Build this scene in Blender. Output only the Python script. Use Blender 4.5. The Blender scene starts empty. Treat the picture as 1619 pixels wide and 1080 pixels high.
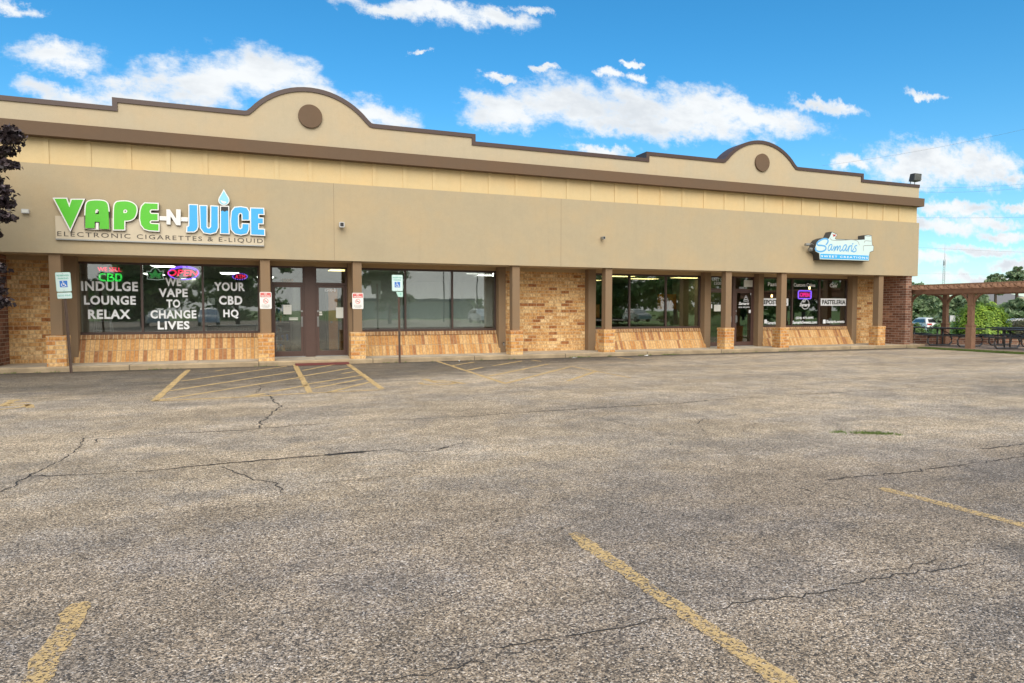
import bpy, bmesh, math, random
from mathutils import Vector, Matrix
R = math.radians
random.seed(7)
SC = bpy.context.scene
COL = SC.collection

# ------------------------------------------------------------------ camera
cam_d = bpy.data.cameras.new('camera'); cam = bpy.data.objects.new('camera', cam_d); COL.objects.link(cam)
cam.location = (0, 0, 1.5)
YAW, PITCH, FPX = 0.36933, -0.04722, 1037.15
cam.rotation_euler = (math.pi / 2 + PITCH, 0, -YAW)
cam_d.sensor_width = 36; cam_d.lens = FPX / 1619 * 36
cam_d.clip_start = 0.05; cam_d.clip_end = 9000
SC.camera = cam
SC.view_settings.view_transform = 'Standard'; SC.view_settings.look = 'None'
SC.view_settings.exposure = 1.2; SC.view_settings.gamma = 1; SC.view_settings.use_curve_mapping = False

# ruler used while modelling: photo pixel -> point on the plane y = D, or on the level z
_f = Vector((math.sin(YAW) * math.cos(PITCH), math.cos(YAW) * math.cos(PITCH), math.sin(PITCH)))
_r = Vector((math.cos(YAW), -math.sin(YAW), 0)); _u = _r.cross(_f)
def ray(px, py): return _f * FPX + _r * (px - 809.5) + _u * (540 - py)
def at(px, py, D):
    d = ray(px, py); return d * (D / d.y) + Vector((0, 0, 1.5))
def gnd(px, py, z=0.0):
    d = ray(px, py); return d * ((z - 1.5) / d.z) + Vector((0, 0, 1.5))
def fwd(px, py, dist):
    d = ray(px, py); return d * (dist / FPX) + Vector((0, 0, 1.5))

# ------------------------------------------------------------------ node helpers
def node(nt, t, ins=None, **props):
    n = nt.nodes.new(t)
    for k, v in props.items(): setattr(n, k, v)
    for k, v in (ins or {}).items():
        s = n.inputs[k]
        if isinstance(v, bpy.types.NodeSocket): nt.links.new(v, s)
        else:
            if isinstance(v, (tuple, list)) and len(v) == 3 and s.type == 'RGBA': v = (*v, 1)
            s.default_value = v
    return n
def mth(nt, op, a, b=None, c=None, clamp=False):
    ins = {0: a}
    if b is not None: ins[1] = b
    if c is not None: ins[2] = c
    return node(nt, 'ShaderNodeMath', ins, operation=op, use_clamp=clamp).outputs[0]
def vmth(nt, op, a, b=None, c=None):
    ins = {0: a}
    if b is not None: ins[1] = b
    if c is not None: ins[2] = c
    n = node(nt, 'ShaderNodeVectorMath', ins, operation=op)
    return n.outputs['Value'] if op in ('LENGTH', 'DISTANCE', 'DOT_PRODUCT') else n.outputs[0]
def ramp(nt, fac, stops, interp='LINEAR'):
    n = node(nt, 'ShaderNodeValToRGB', {0: fac}); cr = n.color_ramp; cr.interpolation = interp
    while len(cr.elements) < len(stops): cr.elements.new(.5)
    for e, (p, c) in zip(cr.elements, stops):
        e.position = p; e.color = (c, c, c, 1) if not isinstance(c, (tuple, list)) else (*c[:3], 1)
    return n.outputs[0]
def mixc(nt, fac, a, b, blend='MIX'):
    n = node(nt, 'ShaderNodeMix', None, data_type='RGBA', blend_type=blend)
    for i, v in ((0, fac), (6, a), (7, b)):
        s = n.inputs[i]
        if isinstance(v, bpy.types.NodeSocket): nt.links.new(v, s)
        else: s.default_value = v if not isinstance(v, (tuple, list)) or len(v) == 4 else (*v, 1)
    return n.outputs[2]
def sstep(nt, v, lo, hi):
    n = node(nt, 'ShaderNodeMapRange', {0: v, 1: lo, 2: hi, 3: 0.0, 4: 1.0}, interpolation_type='SMOOTHSTEP'); return n.outputs[0]
def noise(nt, vec, scale, detail=3, rough=.55, dim='3D'):
    return node(nt, 'ShaderNodeTexNoise', {'Vector': vec, 'Scale': scale, 'Detail': detail, 'Roughness': rough}, noise_dimensions=dim).outputs[0]
def scaled(nt, vec, s): return vmth(nt, 'MULTIPLY', vec, s)

# ------------------------------------------------------------------ world: sky with clouds
W = bpy.data.worlds.new('World'); SC.world = W; W.use_nodes = True
nt = W.node_tree; nt.nodes.clear()
SUN_EL, SUN_AZ = R(38), R(192)      # azimuth clockwise from +Y: behind the camera, a little left
sky = node(nt, 'ShaderNodeTexSky', None, sky_type='NISHITA', sun_disc=False, sun_elevation=SUN_EL, sun_rotation=SUN_AZ,
           altitude=100, air_density=1.0, dust_density=0.3, ozone_density=3.0)
tc = node(nt, 'ShaderNodeTexCoord').outputs['Generated']
sep = node(nt, 'ShaderNodeSeparateXYZ', {0: tc})
dx, dy, dz = sep.outputs
ysafe = mth(nt, 'MAXIMUM', dy, .02)
u = mth(nt, 'DIVIDE', dx, ysafe); v = mth(nt, 'DIVIDE', dz, ysafe)
P = node(nt, 'ShaderNodeCombineXYZ', {0: u, 1: v, 2: 0.0}).outputs[0]
# puff the outlines
wn = node(nt, 'ShaderNodeTexNoise', {'Vector': P, 'Scale': 11.0, 'Detail': 6.0, 'Roughness': .68}).outputs[1]
wv = vmth(nt, 'MULTIPLY', vmth(nt, 'SUBTRACT', wn, (.5, .5, .5)), (.15, .075, 0))
Pw = vmth(nt, 'ADD', P, wv)
CL = [(90, 88, 100, 27), (15, 6, 52, 16), (110, 152, 90, 22), (210, 145, 100, 34), (320, 130, 110, 42), (420, 122, 110, 46), (500, 150, 80, 36), (590, 185, 80, 28),
      (600, 10, 90, 15), (700, 18, 130, 22), (780, 28, 80, 18), (850, 18, 36, 10), (672, 77, 26, 6),
      (790, 168, 60, 22), (905, 165, 120, 48), (1020, 178, 130, 46), (1115, 165, 90, 38), (1010, 200, 190, 26), (1200, 188, 130, 30), (800, 185, 80, 28), (1100, 195, 150, 34), (1300, 168, 66, 11),
      (862, 108, 24, 8), (798, 125, 26, 9), (965, 115, 22, 9), (1015, 126, 24, 8), (1000, 102, 16, 6), (950, 240, 62, 10), (1462, 150, 36, 7),
      (1440, 268, 90, 36), (1490, 258, 110, 42), (1560, 262, 70, 42), (1350, 258, 40, 14), (1610, 285, 30, 16), (1510, 330, 110, 15), (1612, 328, 40, 9), (1495, 358, 90, 15),
      (1570, 352, 60, 12), (1600, 374, 70, 11), (1550, 396, 100, 11), (1478, 412, 50, 11), (1610, 420, 60, 13), (1560, 442, 140, 11)]
best = None
for (px, py, rx, ry) in CL:
    c = at(px, py, 1) - Vector((0, 0, 1.5)); e = at(px + rx, py, 1); w_ = at(px - rx, py, 1); t_ = at(px, py - ry, 1) - Vector((0, 0, 1.5))
    iu, iv = 2 / (e.x - w_.x), 1 / (t_.z - c.z)
    q = vmth(nt, 'MULTIPLY_ADD', Pw, (iu, iv, 0), (-c.x * iu, -c.z * iv, 0))
    l = vmth(nt, 'LENGTH', q)
    best = l if best is None else mth(nt, 'SMOOTH_MIN', best, l, .25)
fb = noise(nt, scaled(nt, P, (1, 1.8, 1)), 16, 9, .66)
fb2 = noise(nt, scaled(nt, P, (1, 2.4, 1)), 5.5, 5, .6)
fld = mth(nt, 'ADD', mth(nt, 'SUBTRACT', 1.0, best), mth(nt, 'MULTIPLY', mth(nt, 'SUBTRACT', fb, .47), 1.9))
mask = sstep(nt, fld, -.04, .78)
mask = mth(nt, 'MULTIPLY', mask, sstep(nt, dy, .05, .2))
# behind the viewer the sky is a pale even cloud sheet
back = sstep(nt, mth(nt, 'MULTIPLY', dy, -1.0), .0, .45)
sheet_n = noise(nt, scaled(nt, tc, (1, 1, 3)), 3, 5, .6)
back = mth(nt, 'MAXIMUM', mth(nt, 'MULTIPLY', back, sstep(nt, sheet_n, .22, .45)), mth(nt, 'MULTIPLY', sstep(nt, dz, .66, .8), .8))
inner = sstep(nt, fld, .15, 1.0)
grey = mth(nt, 'MULTIPLY', inner, sstep(nt, fb2, .40, .66))
ccol = mixc(nt, mth(nt, 'MULTIPLY', grey, .7), (4.15, 4.3, 4.4), (2.75, 3.0, 3.3))
skyc = node(nt, 'ShaderNodeHueSaturation', {'Hue': .485, 'Saturation': 1.2, 'Value': 1.0, 'Color': sky.outputs[0]}).outputs[0]
tint = mixc(nt, sstep(nt, dz, .02, .42), (.55, .66, .72), (.34, .66, .79))
skyc = mixc(nt, 1.0, skyc, tint, 'MULTIPLY')
col = mixc(nt, mask, skyc, ccol)
col = mixc(nt, back, col, (5.2, 5.1, 4.85))
bg = node(nt, 'ShaderNodeBackground', {0: col, 1: .1})
out = node(nt, 'ShaderNodeOutputWorld'); nt.links.new(bg.outputs[0], out.inputs[0])

# ------------------------------------------------------------------ sun (broad: thin cloud in front of it)
sd = bpy.data.lights.new('sun', 'SUN'); sd.energy = 1.3; sd.angle = R(50); sd.color = (1, .93, .82)
so = bpy.data.objects.new('sun', sd); COL.objects.link(so)
sdir = Vector((math.sin(SUN_AZ) * math.cos(SUN_EL), math.cos(SUN_AZ) * math.cos(SUN_EL), math.sin(SUN_EL)))
so.rotation_euler = sdir.to_track_quat('Z', 'Y').to_euler()

# ------------------------------------------------------------------ materials
MATS = {}
def newmat(name):
    m = bpy.data.materials.new(name); m.use_nodes = True; t = m.node_tree; t.nodes.clear()
    o = node(t, 'ShaderNodeOutputMaterial'); b = node(t, 'ShaderNodeBsdfPrincipled'); t.links.new(b.outputs[0], o.inputs[0])
    MATS[name] = m; return m, t, b, o
def setin(t, b, **kw):
    for k, v in kw.items():
        k = k.replace('_', ' ')
        s = b.inputs[k]
        if isinstance(v, bpy.types.NodeSocket): t.links.new(v, s)
        else: s.default_value = (*v, 1) if isinstance(v, tuple) and len(v) == 3 and s.type == 'RGBA' else v
def bump(t, b, h, strength=.3, dist=.01):
    n = node(t, 'ShaderNodeBump', {'Height': h, 'Strength': strength, 'Distance': dist}); t.links.new(n.outputs[0], b.inputs['Normal'])
def objco(t): return node(t, 'ShaderNodeTexCoord').outputs['Object']
def plain(name, c, rough=.6, var=.12, metal=0.0, scale=6, emit=None, estr=1):
    m, t, b, o = newmat(name)
    n = noise(t, objco(t), scale, 4)
    f = mth(t, 'MULTIPLY_ADD', n, var * 2, 1 - var)
    cc = mixc(t, 1.0, c, node(t, 'ShaderNodeCombineColor', {0: f, 1: f, 2: f}).outputs[0], 'MULTIPLY')
    setin(t, b, Base_Color=cc, Roughness=rough, Metallic=metal)
    if emit: setin(t, b, Emission_Color=emit, Emission_Strength=estr)
    return m
def stucco(name, c, var=.10):
    m, t, b, o = newmat(name); p = objco(t)
    big = noise(t, p, .8, 4, .6); mid = noise(t, p, 7, 4, .6); fine = noise(t, p, 90, 2, .6)
    streak = noise(t, scaled(t, p, (3.0, 3.0, .22)), 2.2, 4, .6)
    f = mth(t, 'MULTIPLY_ADD', big, var * 1.6, 1 - var * 1.4)
    f = mth(t, 'MULTIPLY', f, mth(t, 'MULTIPLY_ADD', mid, .10, .95))
    f = mth(t, 'MULTIPLY', f, mth(t, 'MULTIPLY_ADD', fine, .24, .88))
    f = mth(t, 'MULTIPLY', f, mth(t, 'MULTIPLY_ADD', sstep(t, streak, .5, .8), -.035, 1.0))
    warm = mixc(t, sstep(t, big, .35, .7), c, (c[0] * 1.03, c[1] * .97, c[2] * .90))
    cc = mixc(t, 1.0, warm, node(t, 'ShaderNodeCombineColor', {0: f, 1: f, 2: f}).outputs[0], 'MULTIPLY')
    setin(t, b, Base_Color=cc, Roughness=.9)
    bump(t, b, fine, .35, .006)
    return m
def brick(name, stops, bw, bh, mort, mcol, stack=False, mottle=.35, z0=0.0):
    m, t, b, o = newmat(name); p = objco(t)
    s = node(t, 'ShaderNodeSeparateXYZ', {0: p})
    uu = s.outputs[0] if stack else mth(t, 'ADD', s.outputs[0], s.outputs[1]); vv = s.outputs[2]
    rv = mth(t, 'DIVIDE', mth(t, 'SUBTRACT', vv, z0), bh); row = mth(t, 'FLOOR', rv); fv = mth(t, 'FRACT', rv)
    ru = mth(t, 'DIVIDE', uu, bw)
    if not stack: ru = mth(t, 'ADD', ru, mth(t, 'MULTIPLY', mth(t, 'MODULO', mth(t, 'ABSOLUTE', row), 2.0), .5))
    colm = mth(t, 'FLOOR', ru); fu = mth(t, 'FRACT', ru)
    wn = node(t, 'ShaderNodeTexWhiteNoise', {'Vector': node(t, 'ShaderNodeCombineXYZ', {0: colm, 1: row, 2: 3.0}).outputs[0]}, noise_dimensions='3D').outputs[0]
    base = ramp(t, wn, stops)
    # flashed face: soft blotches inside each brick, shifted from brick to brick
    q = node(t, 'ShaderNodeCombineXYZ', {0: mth(t, 'ADD', uu, mth(t, 'MULTIPLY', wn, 17.0)), 1: mth(t, 'MULTIPLY', row, 7.3), 2: mth(t, 'MULTIPLY', vv, .9 if stack else .6)}).outputs[0]
    bl = noise(t, q, 17, 2, .5)
    f = mth(t, 'MULTIPLY_ADD', sstep(t, bl, .36, .64), mottle, 1 - mottle * .6)
    fine = noise(t, p, 120, 2)
    f = mth(t, 'MULTIPLY', f, mth(t, 'MULTIPLY_ADD', fine, .2, .9))
    g = mth(t, 'POWER', f, 1.35)
    cc = mixc(t, 1.0, base, node(t, 'ShaderNodeCombineColor', {0: f, 1: g, 2: mth(t, 'POWER', f, 1.6)}).outputs[0], 'MULTIPLY')
    mu, mv = mort / bw, mort / bh
    mk = mth(t, 'MULTIPLY', sstep(t, mth(t, 'MINIMUM', fu, mth(t, 'SUBTRACT', 1.0, fu)), mu * .35, mu * .75),
             sstep(t, mth(t, 'MINIMUM', fv, mth(t, 'SUBTRACT', 1.0, fv)), mv * .35, mv * .75))
    cc = mixc(t, mk, mcol, cc)
    setin(t, b, Base_Color=cc, Roughness=.82)
    bump(t, b, mth(t, 'MULTIPLY_ADD', fine, .2, mk), .6, .006)
    return m
TAN = [(0, (.33, .15, .06)), (.13, (.33, .15, .06)), (.16, (.45, .215, .07)), (.42, (.50, .265, .09)), (.6, (.54, .315, .125)), (.82, (.58, .36, .155)), (1, (.60, .38, .18))]
TAN2 = [(0, (.30, .115, .035)), (.06, (.30, .115, .035)), (.08, (.50, .26, .09)), (.35, (.55, .31, .12)), (.6, (.60, .37, .16)), (.82, (.65, .43, .20)), (1, (.67, .46, .24))]
M = {}
M['brick'] = brick('tan_brick', TAN2, .305, .108, .013, (.50, .37, .22), mottle=.42, z0=.02)
M['pedbrick'] = brick('pedestal_brick', [(0, (.50, .22, .07)), (.3, (.58, .29, .09)), (.6, (.64, .375, .14)), (1, (.68, .445, .21))], .305, .108, .013, (.52, .40, .27))
M['knee'] = brick('soldier_brick', TAN, .104, .3075, .013, (.34, .25, .15), stack=True, mottle=.24, z0=.12)
M['header'] = brick('header_brick', [(0, (.22, .11, .05)), (.5, (.30, .16, .07)), (1, (.40, .23, .11))], .104, .3, .013, (.52, .40, .24), stack=True)
M['red'] = brick('brown_brick', [(0, (.13, .055, .035)), (.4, (.19, .085, .055)), (.8, (.25, .12, .08)), (1, (.32, .17, .11))], .30, .1, .014, (.36, .30, .25), mottle=.25)
M['stucco'] = stucco('beige_stucco', (.445, .375, .255), .13)
M['stucco2'] = stucco('parapet_stucco', (.50, .43, .31))
M['yellow'] = stucco('yellow_stucco', (.63, .50, .285), .06)
M['brown'] = stucco('brown_stucco', (.145, .096, .062), .08)
M['colst'] = stucco('column_stucco', (.24, .165, .10), .06)
M['soffit'] = stucco('soffit_stucco', (.45, .33, .19), .06)
M['coping'] = plain('coping_metal', (.062, .036, .031), .45, .12)
M['capmetal'] = plain('cap_metal', (.20, .09, .06), .5, .2)
M['bronze'] = plain('bronze_frame', (.060, .036, .030), .4, .12)
M['bronze2'] = plain('bronze_panel', (.085, .048, .04), .4, .15)
M['white'] = plain('white_paint', (.78, .78, .77), .45, .05)
M['letter'] = plain('window_vinyl', (.78, .82, .87), .6, .04)
M['paper'] = plain('paper', (.66, .68, .64), .8, .06)
M['green'] = plain('green_acrylic', (.085, .50, .02), .35, .05)
M['blue'] = plain('blue_acrylic', (.045, .40, .80), .35, .05)
M['ltblue'] = plain('pale_blue_acrylic', (.25, .62, .80), .35, .05)
M['black'] = plain('black_plastic', (.016, .016, .017), .4, .2)
M['dark'] = plain('dark_grey_metal', (.05, .05, .05), .62, .15)
M['panel'] = plain('sign_panel', (.56, .49, .37), .5, .06)
M['ink'] = plain('dark_ink', (.06, .05, .045), .6, .05)
M['grey'] = plain('grey_metal', (.32, .33, .33), .4, .1, .6)
M['ltgrey'] = plain('light_grey_plastic', (.50, .51, .52), .5, .08)
M['signblue'] = plain('sign_blue', (.02, .16, .56), .5, .05)
M['signgreen'] = plain('sign_green', (.10, .42, .34), .5, .1)
M['signface'] = plain('sign_face', (.58, .73, .74), .5, .06)
M['mint'] = plain('sign_mint_border', (.42, .66, .60), .5, .06)
M['signred'] = plain('sign_red', (.62, .055, .05), .5, .08)
M['post'] = plain('rusty_post', (.10, .065, .05), .7, .4, scale=14)
M['tactile'] = plain('red_tactile', (.14, .035, .032), .8, .3, scale=25)
M['wood'] = plain('orange_wood', (.48, .20, .05), .5, .2)
M['pergola'] = plain('pergola_timber', (.30, .17, .11), .75, .3, scale=9)
M['intwall'] = plain('interior_wall', (.30, .30, .27), .8, .1)
M['intdark'] = plain('interior_dark', (.06, .06, .055), .8, .2)
M['intceil'] = plain('interior_ceiling', (.42, .42, .40), .8, .1)
M['intfloor'] = plain('interior_floor', (.10, .085, .07), .5, .2)
M['carwhite'] = plain('car_paint', (.74, .75, .76), .25, .03)
M['carglass'] = plain('car_glass', (.02, .025, .03), .1, .1)
M['tyre'] = plain('tyre_rubber', (.02, .02, .02), .8, .2)
M['taillight'] = plain('tail_light', (.55, .02, .02), .25, .1)
M['bark'] = plain('bark', (.085, .06, .045), .9, .4, scale=12)
M['roofgrey'] = plain('roof_shingle', (.17, .17, .18), .9, .2)
M['housewall'] = plain('house_siding', (.55, .47, .29), .8, .1)
M['farred'] = plain('far_brick', (.42, .20, .15), .9, .3, scale=2)
M['mast'] = plain('mast_steel', (.42, .46, .50), .6, .1)
def emis(name, c, s):
    m, t, b, o = newmat(name); setin(t, b, Base_Color=c, Emission_Color=c, Emission_Strength=s); return m
M['tube'] = emis('ceiling_diffuser', (1, .97, .88), 4.0)
M['tubewarm'] = emis('warm_diffuser', (1, .78, .32), 2.0)
M['bulb'] = emis('warm_bulb', (1, .6, .25), 6.0)
M['nred'] = emis('red_neon', (1, .02, .09), 1.0)
M['ngreen'] = emis('green_neon', (.06, .9, .12), .75)
M['npurple'] = emis('purple_neon', (.25, .10, 1), 1.1)
M['npink'] = emis('pink_neon', (.75, .01, .22), .8)
def glassmat(name, refl, tint):
    m, t, b, o = newmat(name); t.nodes.remove(b)
    g = node(t, 'ShaderNodeBsdfGlossy', {'Color': (.92, .95, .95, 1), 'Roughness': .012})
    tr = node(t, 'ShaderNodeBsdfTransparent', {0: (*tint, 1)})
    n = noise(t, objco(t), .9, 2)
    bp = node(t, 'ShaderNodeBump', {'Height': n, 'Strength': .05, 'Distance': .02}); t.links.new(bp.outputs[0], g.inputs['Normal'])
    lw = node(t, 'ShaderNodeLayerWeight', {'Blend': .5}).outputs['Facing']
    fac = mth(t, 'MULTIPLY_ADD', mth(t, 'POWER', lw, 5.0), .9, refl, clamp=True)
    mx = node(t, 'ShaderNodeMixShader', {0: fac, 1: tr.outputs[0], 2: g.outputs[0]}); t.links.new(mx.outputs[0], o.inputs[0])
    return m
M['glass'] = glassmat('window_glass', .155, (.80, .84, .82))
M['frost'] = glassmat('frosted_glass', .10, (.6, .66, .62))
def leafmat(name, cols, trans=.3):
    m, t, b, o = newmat(name)
    g = node(t, 'ShaderNodeNewGeometry')
    c = ramp(t, g.outputs['Random Per Island'], cols)
    big = noise(t, objco(t), 1.1, 3)
    f = mth(t, 'MULTIPLY_ADD', big, .7, .65)
    c = mixc(t, 1.0, c, node(t, 'ShaderNodeCombineColor', {0: f, 1: f, 2: f}).outputs[0], 'MULTIPLY')
    setin(t, b, Base_Color=c, Roughness=.55)
    tl = node(t, 'ShaderNodeBsdfTranslucent', {0: c})
    mx = node(t, 'ShaderNodeMixShader', {0: trans, 1: b.outputs[0], 2: tl.outputs[0]}); t.links.new(mx.outputs[0], o.inputs[0])
    return m
M['leaf'] = leafmat('green_leaf', [(0, (.09, .16, .045)), (.5, (.14, .25, .07)), (1, (.24, .36, .11))])
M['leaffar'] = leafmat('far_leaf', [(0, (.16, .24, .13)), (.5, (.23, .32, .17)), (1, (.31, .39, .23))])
M['leafhedge'] = leafmat('hedge_leaf', [(0, (.10, .20, .02)), (.5, (.20, .34, .04)), (1, (.42, .58, .07))])
M['leafdk'] = leafmat('shrub_leaf', [(0, (.05, .055, .03)), (.5, (.08, .085, .04)), (1, (.13, .14, .06))])
M['leafpurple'] = leafmat('purple_leaf', [(0, (.018, .012, .015)), (.5, (.034, .022, .026)), (.8, (.06, .042, .048)), (1, (.14, .11, .13))], .06)
M['grass'] = leafmat('grass_blade', [(0, (.07, .12, .025)), (1, (.20, .28, .06))])
def asphalt():
    m, t, b, o = newmat('worn_asphalt'); p = objco(t)
    s = node(t, 'ShaderNodeSeparateXYZ', {0: p})
    def vor(sc):
        w = node(t, 'ShaderNodeTexVoronoi', {'Vector': p, 'Scale': sc, 'Randomness': 1.0}, feature='F1'); return w
    v1 = vor(118.0); v2 = vor(52.0)
    c1 = node(t, 'ShaderNodeSeparateColor', {0: v1.outputs['Color']}).outputs
    c2 = node(t, 'ShaderNodeSeparateColor', {0: v2.outputs['Color']}).outputs
    stone = ramp(t, c1[0], [(0, (.04, .038, .037)), (.24, (.075, .068, .064)), (.34, (.25, .21, .165)), (.60, (.38, .315, .24)), (.82, (.54, .46, .36)), (.93, (.72, .65, .55)), (1, (.85, .80, .73))])
    stone2 = ramp(t, c2[0], [(0, (.09, .08, .075)), (.3, (.21, .175, .14)), (.6, (.37, .30, .22)), (.9, (.50, .41, .30)), (1, (.62, .54, .44))])
    c = mixc(t, .22, stone, stone2)
    n2 = noise(t, p, 16, 6, .75); n3 = noise(t, p, 2.2, 5, .7); n4 = noise(t, scaled(t, p, (.16, .42, 1)), 1.0, 5, .62); n5 = noise(t, p, .13, 3)
    nf = noise(t, p, 32, 10, .95)
    f = mth(t, 'MULTIPLY_ADD', sstep(t, nf, .34, .66), 1.1, .58)
    f = mth(t, 'MULTIPLY', f, mth(t, 'MULTIPLY_ADD', sstep(t, n3, .3, .72), .42, .78))
    f = mth(t, 'MULTIPLY', f, mth(t, 'MULTIPLY_ADD', sstep(t, n4, .3, .7), .45, .76))
    # old sealer and damp along the kerb, worn off in patches
    edge = mth(t, 'ADD', s.outputs[1], mth(t, 'MULTIPLY_ADD', noise(t, scaled(t, p, (.5, 1.2, 1)), 1.3, 5, .65), 3.0, -1.5))
    lim = mth(t, 'MULTIPLY_ADD', mth(t, 'MAXIMUM', mth(t, 'SUBTRACT', s.outputs[0], 2.0), 0.0), .42, 13.6)
    k = sstep(t, mth(t, 'SUBTRACT', edge, lim), -.9, 1.6)
    k = mth(t, 'MULTIPLY', k, mth(t, 'SUBTRACT', 1.0, mth(t, 'MULTIPLY', sstep(t, s.outputs[0], 9.0, 15.0), .6)))
    strip = sstep(t, mth(t, 'ADD', s.outputs[1], mth(t, 'MULTIPLY', n3, .9)), 18.35, 18.95)
    k = mth(t, 'MAXIMUM', mth(t, 'MULTIPLY', k, .60), mth(t, 'MULTIPLY', strip, .74))
    f = mth(t, 'MULTIPLY', f, mth(t, 'SUBTRACT', 1.0, k))
    lane = mth(t, 'ADD', s.outputs[1], mth(t, 'MULTIPLY_ADD', n5, 6.0, -3.0))
    stall = mth(t, 'SUBTRACT', 1.0, sstep(t, lane, 3.2, 6.6))
    f = mth(t, 'MULTIPLY', f, mth(t, 'MULTIPLY_ADD', stall, -.32, 1.09))
    n6 = noise(t, scaled(t, p, (.55, .8, 1)), 1.0, 6, .7)
    dk = sstep(t, n6, .50, .66)
    f = mth(t, 'MULTIPLY', f, mth(t, 'MULTIPLY_ADD', dk, -.18, 1.04))
    tint = mixc(t, sstep(t, n6, .42, .6), (1.05, 1.0, .92), (.985, .99, 1.02))
    tint = mixc(t, 1.0, tint, mixc(t, stall, (1.02, 1.0, .97), (1.0, .985, 1.02)), 'MULTIPLY')
    c = mixc(t, 1.0, c, tint, 'MULTIPLY')
    c = mixc(t, 1.0, c, node(t, 'ShaderNodeCombineColor', {0: f, 1: f, 2: f}).outputs[0], 'MULTIPLY')
    # oil drips and damp spots
    sv = node(t, 'ShaderNodeTexVoronoi', {'Vector': vmth(t, 'ADD', scaled(t, p, (1, 1, 0)), vmth(t, 'MULTIPLY', node(t, 'ShaderNodeTexNoise', {'Vector': p, 'Scale': 5.0, 'Detail': 3.0}).outputs[1], (.25, .25, 0))), 'Scale': .42, 'Randomness': 1.0}).outputs['Distance']
    spot = mth(t, 'SUBTRACT', 1.0, sstep(t, sv, .03, .17))
    c = mixc(t, mth(t, 'MULTIPLY', spot, .42), c, (.05, .048, .05))
    c = mixc(t, mth(t, 'MULTIPLY', k, .35), c, mixc(t, 1.0, c, (.90, .98, 1.10), 'MULTIPLY'))
    # dark open pores
    pore = sstep(t, noise(t, p, 75, 4, .65), .565, .63)
    c = mixc(t, mth(t, 'MULTIPLY', pore, .88), c, (.036, .034, .035))
    setin(t, b, Base_Color=c, Roughness=.88)
    h = mth(t, 'SUBTRACT', mth(t, 'MULTIPLY', v1.outputs['Distance'], -1.0), mth(t, 'MULTIPLY', pore, .6))
    bump(t, b, h, .7, .012)
    return m
M['asphalt'] = asphalt()
def paint(name, lo, hi, amax):
    m, t, b, o = newmat(name); p = objco(t)
    c = mixc(t, noise(t, p, 30, 3), (.58, .39, .16), (.68, .50, .25))
    v = node(t, 'ShaderNodeTexVoronoi', {'Vector': p, 'Scale': 95.0}); vc = node(t, 'ShaderNodeSeparateColor', {0: v.outputs['Color']}).outputs[0]
    wear = mth(t, 'ADD', mth(t, 'MULTIPLY', noise(t, p, 3.2, 5, .7), .9), mth(t, 'MULTIPLY', vc, .62))
    a = sstep(t, wear, .80, .55)
    a = mth(t, 'MULTIPLY', mth(t, 'SUBTRACT', 1.0, sstep(t, wear, lo, hi)), amax)
    setin(t, b, Base_Color=c, Roughness=.8)
    tr = node(t, 'ShaderNodeBsdfTransparent')
    mx = node(t, 'ShaderNodeMixShader', {0: a, 1: tr.outputs[0], 2: b.outputs[0]}); t.links.new(mx.outputs[0], o.inputs[0])
    return m
M['paint'] = paint('worn_yellow_paint', .62, 1.02, .84); M['baypaint'] = paint('bay_yellow_paint', .74, 1.2, .92)
M['wire'] = plain('wire_grey', (.16, .17, .18), .8, .1)
M['crack'] = plain('crack_fill', (.034, .031, .03), .9, .3)
def concrete(name, c, joint=1.52):
    m, t, b, o = newmat(name); p = objco(t)
    n1 = noise(t, p, 1.6, 5, .65); n2 = noise(t, p, 60, 3)
    f = mth(t, 'MULTIPLY', mth(t, 'MULTIPLY_ADD', sstep(t, n1, .3, .7), .42, .70), mth(t, 'MULTIPLY_ADD', n2, .25, .87))
    x = node(t, 'ShaderNodeSeparateXYZ', {0: p}).outputs[0]
    fr = mth(t, 'FRACT', mth(t, 'DIVIDE', x, joint))
    j = sstep(t, mth(t, 'MINIMUM', fr, mth(t, 'SUBTRACT', 1.0, fr)), .002, .007)
    f = mth(t, 'MULTIPLY', f, mth(t, 'MULTIPLY_ADD', j, .6, .4))
    cc = mixc(t, 1.0, c, node(t, 'ShaderNodeCombineColor', {0: f, 1: f, 2: f}).outputs[0], 'MULTIPLY')
    setin(t, b, Base_Color=cc, Roughness=.85); bump(t, b, n2, .2, .004)
    return m
M['walk'] = concrete('sidewalk_concrete', (.50, .44, .35))
M['kerb'] = concrete('kerb_concrete', (.40, .31, .20), 3.04)
M['patio'] = concrete('patio_concrete', (.42, .31, .23), 2.0)
def lawnmat():
    m, t, b, o = newmat('lawn_green'); p = objco(t)
    c = mixc(t, noise(t, p, .4, 5, .7), (.07, .16, .025), (.17, .27, .06)); setin(t, b, Base_Color=c, Roughness=.9); return m
M['lawn'] = lawnmat()
M['road'] = plain('far_pavement', (.42, .36, .30), .9, .15, scale=.5)

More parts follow.
